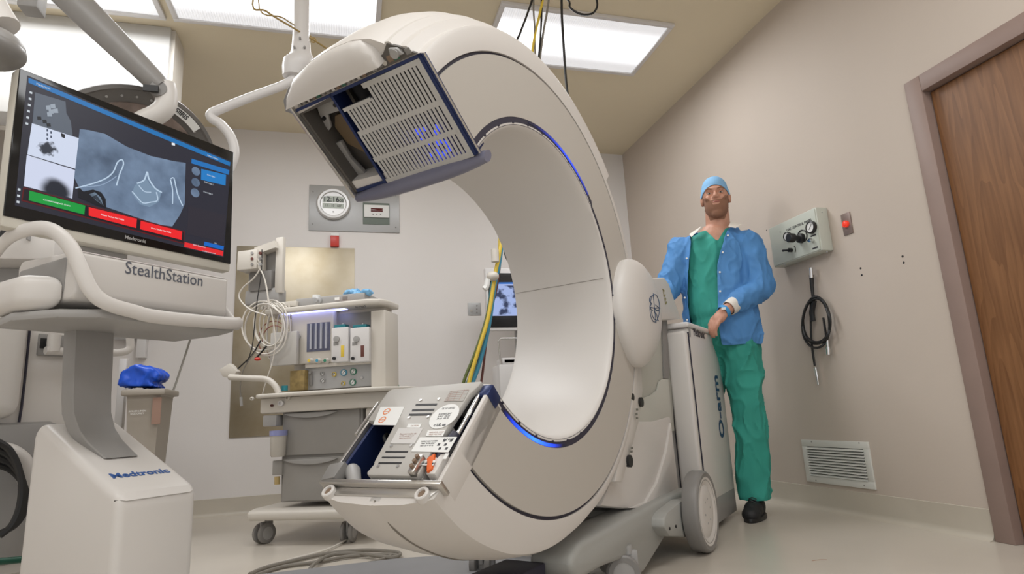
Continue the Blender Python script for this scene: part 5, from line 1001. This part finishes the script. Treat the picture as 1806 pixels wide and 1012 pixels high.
# grey spring arm
y=2.35
ga=thing('monitor_boom','thick grey spring arm reaching down from the ceiling behind the touchscreen','boom arm',wy(150,-10,y)); 
P0,P1=wy(98,-30,y),wy(283,152,y); d_=(P1-P0); b=nbm(); sd=V((1,0,0)); up_=d_.cross(V((0,1,0))).normalized()
rings(b,[[P0+d_*t+up_*cos(q)*w_+V((0,1,0))*sin(q)*.045 for q in [2*PI*k/20+.0 for k in range(20)]] for t,w_ in ((0,.058),(.3,.056),(.7,.048),(.93,.042),(1.0,.038),(1.03,.028))]); mk('spring_arm',b,mat('arm_grey',(.27,.26,.25),.4),ga)
b=nbm(); q0=P0; tube(b,[P0,V((P0.x-.1,P0.y,HC))],.05,n=16,sub=1); mk('ceiling_stem',b,M_['white2'],ga)
b=nbm(); c=wy(277,153,y-.05); cyl(b,c+V((0,.01,0)),c+V((0,.1,0)),.030,n=24); mk('joint',b,M_['grey'],ga)
b=nbm(); tube(b,[wy(291,150,y),wy(294,170,y),wy(290,190,y),wy(275,203,y),wy(255,212,y),wy(235,225,y)],.038,n=14); mk('curved_bracket',b,M_['bore'],ga)
b=nbm(); c=wy(268,155,y-.055); box(b,c.x-.03,c.x+.02,c.y,c.y+.01,c.z-.012,c.z+.012,M=None); mk('joint_slot',b,M_['black'],ga)
# second light head at the top left corner
y=1.75
t=thing('second_light_head','grey and white light head cut off by the top left corner','surgical light',wy(0,50,y)); 
b=nbm(); tube(b,[wy(-40,-40,y),wy(-14,15,y),wy(6,48,y)],.040,n=16); mk('handle_arm',b,M_['bore'],t)
b=nbm(); c=wy(-24,80,y); ell(b,c,(.085,.08,.050)); mk('lamp_head',b,M_['mgrey'],t)
b=nbm(); ell(b,c+V((.0,0,-.012)),(.088,.083,.042)); mk('lamp_rim',b,M_['grey'],t)
b=nbm(); y=2.5; c=wy(60,2,y); box(b,c.x-.04,c.x+.03,c.y-.04,c.y+.04,c.z-.05,HC,bev=.01); one('ceiling_bracket','small grey bracket block on the ceiling above the white bulkhead','bracket',b,M_['lgrey'],(c.x,c.y,HC))
# ------------------------------------------------------------------ right wall fittings
def wx(px,py,o=0): r=ray(px,py); return EYE+r*((XW-o)/r.x)
def yz(px,py,o=0): q=wx(px,py,o); return q.y,q.z
RP=Pl((XW,0,0),(0,-1,0),(0,0,1))
t=thing('gas_control_panel','pale green gas control box with gauges on the right wall, above the hose coil','control panel',(XW,2.83,1.37))
b=nbm(); y1,y0=3.02,2.625; z0,z1=1.385,1.63; box(b,XW-.075,XW,y0,y1,z0,z1,bev=.006); mk('box',b,mat('pale_green_enclosure',(.52,.54,.48),.4),t)
b=nbm(); box(b,XW-.080,XW-.073,y0+.008,y1-.008,z0+.006,z1-.006,bev=.002); pl_=mk('face_plate',b,mat('pale_green_face',(.50,.53,.47),.45),t)
o=.080; FP2=Pl((XW-o,0,0),(0,-1,0),(0,0,1))
mk('lettering',text_bm('GAS CONTROL PANEL',.020,FP2.M@Mx.Translation((*FP2.at(1409,397),.0005)),.0004,bold=.0004),M_['ink'],t)
def rg(px,py,r):
    a,c=FP2.at(px,py); b=nbm(); lathe(b,FP2.w(a,c),FP2.N,[(0,0),(r,0),(r,.018),(r*.85,.021),(r*.82,.014),(0,.014)],28); g=mk('gauge',b,M_['black'],t); b=nbm(); cyl(b,FP2.w(a,c,.0145),FP2.w(a,c,.0155),r*.8); mk('dial',b,M_['label'],t,g)
    b=nbm(); tube(b,[FP2.w(a-r*.3,c-r*.3,.017),FP2.w(a+r*.4,c+r*.5,.017)],.0014,n=4,sub=1); mk('needle',b,M_['ink'],t,g)
rg(1391,417,.026); rg(1433,401,.034)
a,c=FP2.at(1414,420); b=nbm(); lathe(b,FP2.w(a,c),FP2.N,[(0,0),(.028,0),(.026,.02),(.016,.024),(.014,.05),(.026,.056),(.026,.085),(.022,.09),(0,.09)],28); mk('regulator_knob',b,M_['black'],t)
b=nbm(); tube(b,[FP2.w(a+.008+.036*cos(q),c+.008+.036*sin(q),.003) for q in [k*.45-1.2 for k in range(9)]],.003,n=6); mk('dial_arc',b,M_['black'],t)
a,c=FP2.at(1396,441); b=nbm(); cyl(b,FP2.w(a,c),FP2.w(a,c,.02),.012); tube(b,[FP2.w(a,c,.02),FP2.w(a-.02,c+.004,.03),FP2.w(a-.035,c+.006,.03)],.007,n=8); mk('lever_valve',b,M_['black'],t)
b=nbm(); tube(b,[FP2.w(a+.022+.012*cos(q),c-.002+.02*sin(q),.002) for q in [k*.4-1.2 for k in range(7)]],.002,n=5); mk('dial_arc',b,M_['black'],t)
a,c=FP2.at(1434,424); b=nbm(); cyl(b,FP2.w(a,c),FP2.w(a,c,.025),.011); box(b,a-.012,a+.008,c-.004,c+.004,.024,.03,M=FP2.M); mk('outlet_valve',b,M_['chrome'],t)
for px,py in ((1435,415),(1438,437)): a,c=FP2.at(px,py); b=nbm(); box(b,a-.022,a+.018,c-.004,c+.004,0,.001,M=FP2.M); mk('label_strip',b,M_['ink'],t)
for px,py in ((1376,409),(1450,374),(1385,466),(1459,444)): a,c=FP2.at(px,py); b=nbm(); cyl(b,FP2.w(a,c),FP2.w(a,c,.002),.004,n=10); mk('screw',b,M_['lgrey'],t)
# hose coil under it
def rw(px,py,o=.03): return wx(px,py,o)
t=thing('hose_coil','coiled black air hose hanging below the gas control box','hose',rw(1432,480))
b=nbm(); cyl(b,rw(1430,472,.04),rw(1431,490,.04),.010); mk('fitting',b,M_['chrome'],t)
b=nbm(); tube(b,[rw(1431,485),rw(1432,505),rw(1434,525)],.011,n=10,rr=(.013,.007)); mk('strain_relief',b,M_['black'],t)
P=[rw(1434,520)]
for k in range(34): a=PI/2+k*2*PI/10.3; P.append(rw(1437+ (24-3*sin(k*.7))*cos(a)+.15*k, 565-(38+.25*k-4*sin(k*.5))*sin(a)+.2*k,.025+.012*(k%3)))
b=nbm(); tube(b,P,.0068,n=8); mk('hose',b,M_['black'],t)
b=nbm(); tube(b,[rw(1430,530),rw(1430,570),rw(1432,610),rw(1437,645)],.006,n=8); mk('hose',b,M_['black'],t)
b=nbm(); tube(b,[rw(1452,560),rw(1456,585),rw(1458,600)],.006,n=8); mk('hose',b,M_['black'],t)
b=nbm(); tube(b,[rw(1436,530),rw(1432,550),rw(1434,566)],.014,n=8); mk('hose_wrap',b,M_['black'],t)
b=nbm(); cyl(b,rw(1438,648),rw(1441,664),.009,n=12); cyl(b,rw(1441,663),rw(1443,678),.006,n=12); mk('coupling',b,M_['chrome'],t)
b=nbm(); cyl(b,rw(1459,600),rw(1460,612),.008,n=12); cyl(b,rw(1460,612),rw(1461,625),.013,n=12); mk('coupling',b,M_['chrome'],t)
# red wall switch
t=thing('emergency_switch','steel plate with red push button on the right wall beside the gas box','switch',(XW,2.51,1.49))
b=nbm(); box(b,XW-.006,XW,2.477,2.537,1.44,1.555,bev=.001); mk('plate',b,mat('brown_grey_plate',(.25,.19,.17),.4,metal=.4),t)
b=nbm(); c=wx(1493,395,.006); cyl(b,c,c-V((.012,0,0)),.018,n=20); ell(b,c-V((.012,0,0)),(.006,.014,.014)); mk('button',b,mat('red_lit_button',(.6,.04,.02),.3,emit=(1,.05,.02),es=.4),t)
# plugged screw holes in the wall
for i,(px,py) in enumerate(((1518,473),(1520,485),(1592,452),(1594,463),(1346,513),(1350,517),(1349,510),(1352,406))):
    b=nbm(); c=wx(px,py); cyl(b,c-V((.001,0,0)),c+V((.004,0,0)),.0055 if i<4 else .004,n=12); lab=['upper dark screw hole of the pair nearer the red switch','lower dark screw hole of the pair nearer the red switch','upper dark screw hole of the pair nearer the wood door','lower dark screw hole of the pair nearer the wood door'][i] if i<4 else ['tiny wall hole beside the man, leftmost of a cluster of three','tiny wall hole beside the man, rightmost of a cluster of three','tiny wall hole beside the man, uppermost of a cluster of three','single tiny reddish wall hole just left of the gas control box'][i-4]
    one('wall_hole',lab,'wall hole',b,M_['black'],c,group='screw holes in the right wall')
# vent
t=thing('air_vent','white metal air vent with horizontal slats low on the right wall','vent',(XW,2.84,.146))
y0,y1,z0,z1=2.603,3.080,.146,.377
b=nbm(); f=.036
for q in ((y0,y1,z0,z0+f),(y0,y1,z1-f,z1),(y0,y0+f,z0+f,z1-f),(y1-f,y1,z0+f,z1-f)): box(b,XW-.010,XW,q[0],q[1],q[2],q[3],bev=.001)
mk('frame',b,mat('vent_white_paint',(.66,.66,.62),.4),t)
b=nbm(); box(b,XW-.0015,XW-.0005,y0+f,y1-f,z0+f,z1-f); mk('duct_opening',b,M_['black'],t)
vs=mat('vent_slat_paint',(.62,.62,.58),.4)
for k in range(11):
    z=z0+f+.007+k*(z1-z0-2*f)/11; b=nbm(); prism(b,[(-.014,0),(-.012,.0),(-.004,.010),(-.006,.010)],-(y1-f),-(y0+f),M=Mx.Translation((XW,0,z-.006))@Mx.Rotation(R(90),4,'X')); mk('slat',b,vs,t)
for px,py in ((1431,779),(1515,781),(1439,847),(1524,856)): b=nbm(); c=wx(px,py,.0105); cyl(b,c,c+V((.002,0,0)),.004,n=10); mk('screw',b,M_['grey'],t)
# ------------------------------------------------------------------ behind the workstation on the left
V2=2.45
t=thing('rounded_equipment_cart','big white rounded equipment cart standing behind the workstation at the left edge','equipment cart',S.w(1.0,2.75,0),46)
def sb(name,v,dv,x0,y0,x1,y1,m,bev=.01,parent=None): b=nbm(); pbox(b,S,v,dv,x0,y0,x1,y1,bev); return mk(name,b,m,t,parent)
sb('rear_body',V2+.05,.5,-60,535,186,1010,M_['bore'],.04)
b=nbm(); a0,a1,z0,z1=fb(S,V2,-90,530,44,740); box(b,a0,a1,V2-.03,V2+.3,z0,z1,M=S.M,bev=.05,seg=5); mk('rounded_shell',b,M_['white'],t)
sb('lower_body',V2-.01,.3,-90,745,100,1000,M_['mgrey'],.03)
b=nbm(); a0,a1,z0,z1=fb(S,V2+.045,45,545,50,745); tube(b,[S.w(a0,V2+.046,z1),S.w(a0,V2+.046,z0),S.w(a0-.05,V2+.02,z0-.03),S.w(a0-.2,V2-.01,z0-.05)],.004,n=6); mk('panel_seam',b,M_['seam'],t)
sb('latch_plate',V2+.04,.02,68,590,128,628,M_['mgrey'],.004); sb('latch_slot',V2+.034,.01,72,596,84,614,M_['black'],.002)
b=nbm(); q=[S.w(*(lambda c:(c[0],V2+.0,c[1]))(S.p(px,py,V2))) for px,py in ((94,620),(95,600),(97,590))]; tube(b,q,.020,n=12); tube(b,[S.w(*(lambda c:(c[0],V2,c[1]))(S.p(px,py,V2))) for px,py in ((80,618),(130,620),(205,622),(228,615),(229,595))],.014,n=12); mk('latch_handle',b,M_['bore'],t)
b=nbm(); a0,_,z0,_=fb(S,V2-.08,0,900,50,960); tube(b,[S.w(*(lambda c:(c[0],V2-.06,c[1]))(S.p(px,py,V2-.06))) for px,py in ((-30,800),(0,795),(25,802),(42,820),(52,860))],.028,n=12); mk('grab_handle',b,M_['bore'],t)
ck_=thing('black_cable_coil','thick black cable coiled on the side of the rounded cart at the left edge','cable',S.w(*(lambda c:(c[0],V2-.12,c[1]))(S.p(20,880,V2-.12))),46)
for k in range(4):
    b=nbm(); tube(b,[S.w(*(lambda c:(c[0],V2-.10-.02*k,c[1]))(S.p(-15+(62-3*k)*cos(q),880+(62+8*k)*sin(q)-6*k,V2-.1-.02*k))) for q in [-1.4+j*.45 for j in range(7)]],.010,n=8); mk('cable_loop',b,M_['black'],ck_)
b=nbm(); tube(b,[S.w(*(lambda c:(c[0],V2-.2,c[1]))(S.p(px,py,V2-.2))) for px,py in ((-20,991),(10,989),(44,986))],.010,n=10); one('green_plug','dark green cable plug beside the foot of the workstation','plug',b,mat('dark_green_plug',(.01,.08,.05),.4),S.w(*(lambda c:(c[0],V2-.2,c[1]))(S.p(10,989,V2-.2))),46)
# white machine housing and wall hardware seen between column and wall
y=4.2
b=nbm(); a_=wy(200,760,y).x; c_=wy(214,760,y).x; box(b,a_,c_,y,y+.05,.0,wy(207,632,y).z,bev=.004); pn=one('white_door_panel','narrow white upright panel edge behind the workstation column','panel',b,M_['bore'],wy(207,900,y))
t=thing('linen_bin','beige waste bin beneath the bright blue bag, behind the workstation column','bin',wy(250,770,y)); y=3.95
xa,xb=wy(217,700,y).x,wy(287,700,y).x; zt_=wy(250,686,y).z
b=nbm(); rings(b,[[V((x,yy,z)) for x,yy in ((xa+k,y+k),(xb-k,y+k),(xb-k,y+.30-k),(xa+k,y+.30-k))] for z,k in ((.02,.05),(zt_-.04,.015),(zt_-.03,.0),(zt_,.0))]); mk('bin_body',b,M_['bin'],t)
b=nbm(); box(b,xa-.01,xb+.012,y-.015,y+.31,zt_-.035,zt_,bev=.008); mk('bin_rim',b,M_['bin'],t)
b=nbm(); q=wy(285,712,y-.001); box(b,xb-.05,xb-.005,y-.001,y+.004,zt_-.2,zt_-.05); mk('warning_label',b,mat('tan_label',(.35,.22,.17),.5),t)
mk('print',text_bm('SOILED LINEN\nBAG ONLY',.014,Mx.Translation((*wy(243,715,y-.0)[:1],y-.0,zt_-.13))@Mx.Rotation(R(90),4,'X'),.0006),M_['label'],t)
for k in range(2): b=nbm(); cyl(b,(xa+.05+.2*k,y+.26,.04),(xa+.09+.2*k,y+.26,.04),.04,n=16); mk('wheel',b,M_['grey'],t)
b=nbm(); prism(b,[(wy(*p,y+.1).x,wy(*p,y+.1).z) for p in ((213,682),(225,655),(248,643),(258,648),(280,650),(292,662),(284,672),(268,668),(285,684))],-.12,.10,M=Mx.Translation((0,y+.12,0))@Mx(((1,0,0,0),(0,0,1,0),(0,1,0,0),(0,0,0,1))),bev=.012)
tt=cloth(b,.009,.012,14,3,3); one('blue_bag','bright blue plastic bag heaped on top of the beige bin','plastic bag',tt,M_['bag'],wy(250,690,y+.1))
# wall hardware row behind the column
y=4.4
t=thing('wall_rail','off-white wall rail with boxes and a grey post behind the workstation tray','wall fitting',wy(240,590,YW)); 
b=nbm(); wbox(b,YW,.05,205,556,270,572,.004); mk('rail',b,M_['cream'],t)
for q,m in (((246,563,262,632),'white2'),((262,566,271,592),'cream')): b=nbm(); wbox(b,YW,.06 if m=='white2' else .08,*q,.004); mk('outlet_box',b,M_[m],t)
b=nbm(); wbox(b,YW-.05,.03,203,578,240,600,.004); mk('bracket',b,M_['lgrey'],t)
# white shelving/medical cabinet top behind monitor's lower left
t=thing('rear_cabinet','pale cabinet front with dark cable seen below the left end of the touchscreen','cabinet',wy(90,430,3.6)); b=nbm(); wbox(b,3.9,.3,-60,388,140,480,.006); mk('cabinet_body',b,M_['bore'],t)
for px,py in ((99,406),(124,412)): b=nbm(); c=wy(px,py,3.6); cyl(b,c,c-V((0,.003,0)),.006,n=10); mk('screw',b,M_['grey'],t)
b=nbm(); wbox(b,3.6,.03,52,395,56,425,.002); mk('hinge_bar',b,M_['mgrey'],t)
b=nbm(); tube(b,[wy(8,385,3.4),wy(10,400,3.4),wy(6,420,3.4),wy(-4,432,3.4)],.02,n=8); mk('cable',b,M_['black'],t)
b=nbm(); wbox(b,3.9,.1,-60,480,140,545,.006); mk('cabinet_lower',b,M_['lgrey'],t); b=nbm(); box(b,wy(-60,480,3.8).x,wy(140,480,3.8).x,3.75,3.9,.0,1.3); mk('plinth',b,M_['lgrey'],t)
# thin grey cord sagging on the wall
b=nbm(); tube(b,[wy(346,560,4.7),wy(335,600,4.7),wy(322,640,4.7),wy(305,690,4.6),wy(287,730,4.55),wy(262,772,4.5),wy(250,800,4.45),V((wy(245,900,4.4).x,4.4,.005))],.007,n=6); one('hanging_cord','thin grey cord hanging diagonally in front of the back wall near the beige bin','cord',b,M_['gcable'],wy(300,700,4.6))
# ------------------------------------------------------------------ cables on the floor
t=thing('floor_cables','loops of grey cable lying on the floor in front of the anaesthesia machine','cables',fl(600,990))
def fp(px,py): p=fl(px,py); return V((p.x,p.y,.008))
for pts,r,m in (([(440,1016),(470,1004),(520,992),(580,980),(640,975),(690,978),(706,983),(690,990),(640,984),(600,984),(575,990),(555,1003),(545,1016)],.0085,'gcable'),([(450,1018),(500,1003),(560,995),(620,985),(680,983),(702,985)],.008,'gcable'),([(575,1018),(600,1006),(640,1000),(672,992),(690,985)],.008,'gcable'),([(480,1000),(520,988),(570,975),(600,962),(622,948),(640,932),(642,925)],.005,'cable')):
    b=nbm(); tube(b,[fp(*p)+V((0,0,.004*i%3*.3)) for i,p in enumerate(pts)],r,n=8); mk('cable',b,M_[m],t)
b=nbm(); c=fl(1443,988); tube(b,[fl(1432,989,.0004),fl(1445,987,.0004),fl(1458,987,.0004)],.0012,n=4); one('floor_scuff','short faint brown mark on the floor in front of the vent','scuff',b,mat('scuff_brown',(.35,.22,.15),.6),c)
if 0:
    bpy.context.view_layer.update()
    for o in [man]+list(man.children_recursive): bb=[o.matrix_world@V(c) for c in o.bound_box]; print('BB',o.name,[round(min(c[i] for c in bb),2) for i in range(3)],[round(max(c[i] for c in bb),2) for i in range(3)])
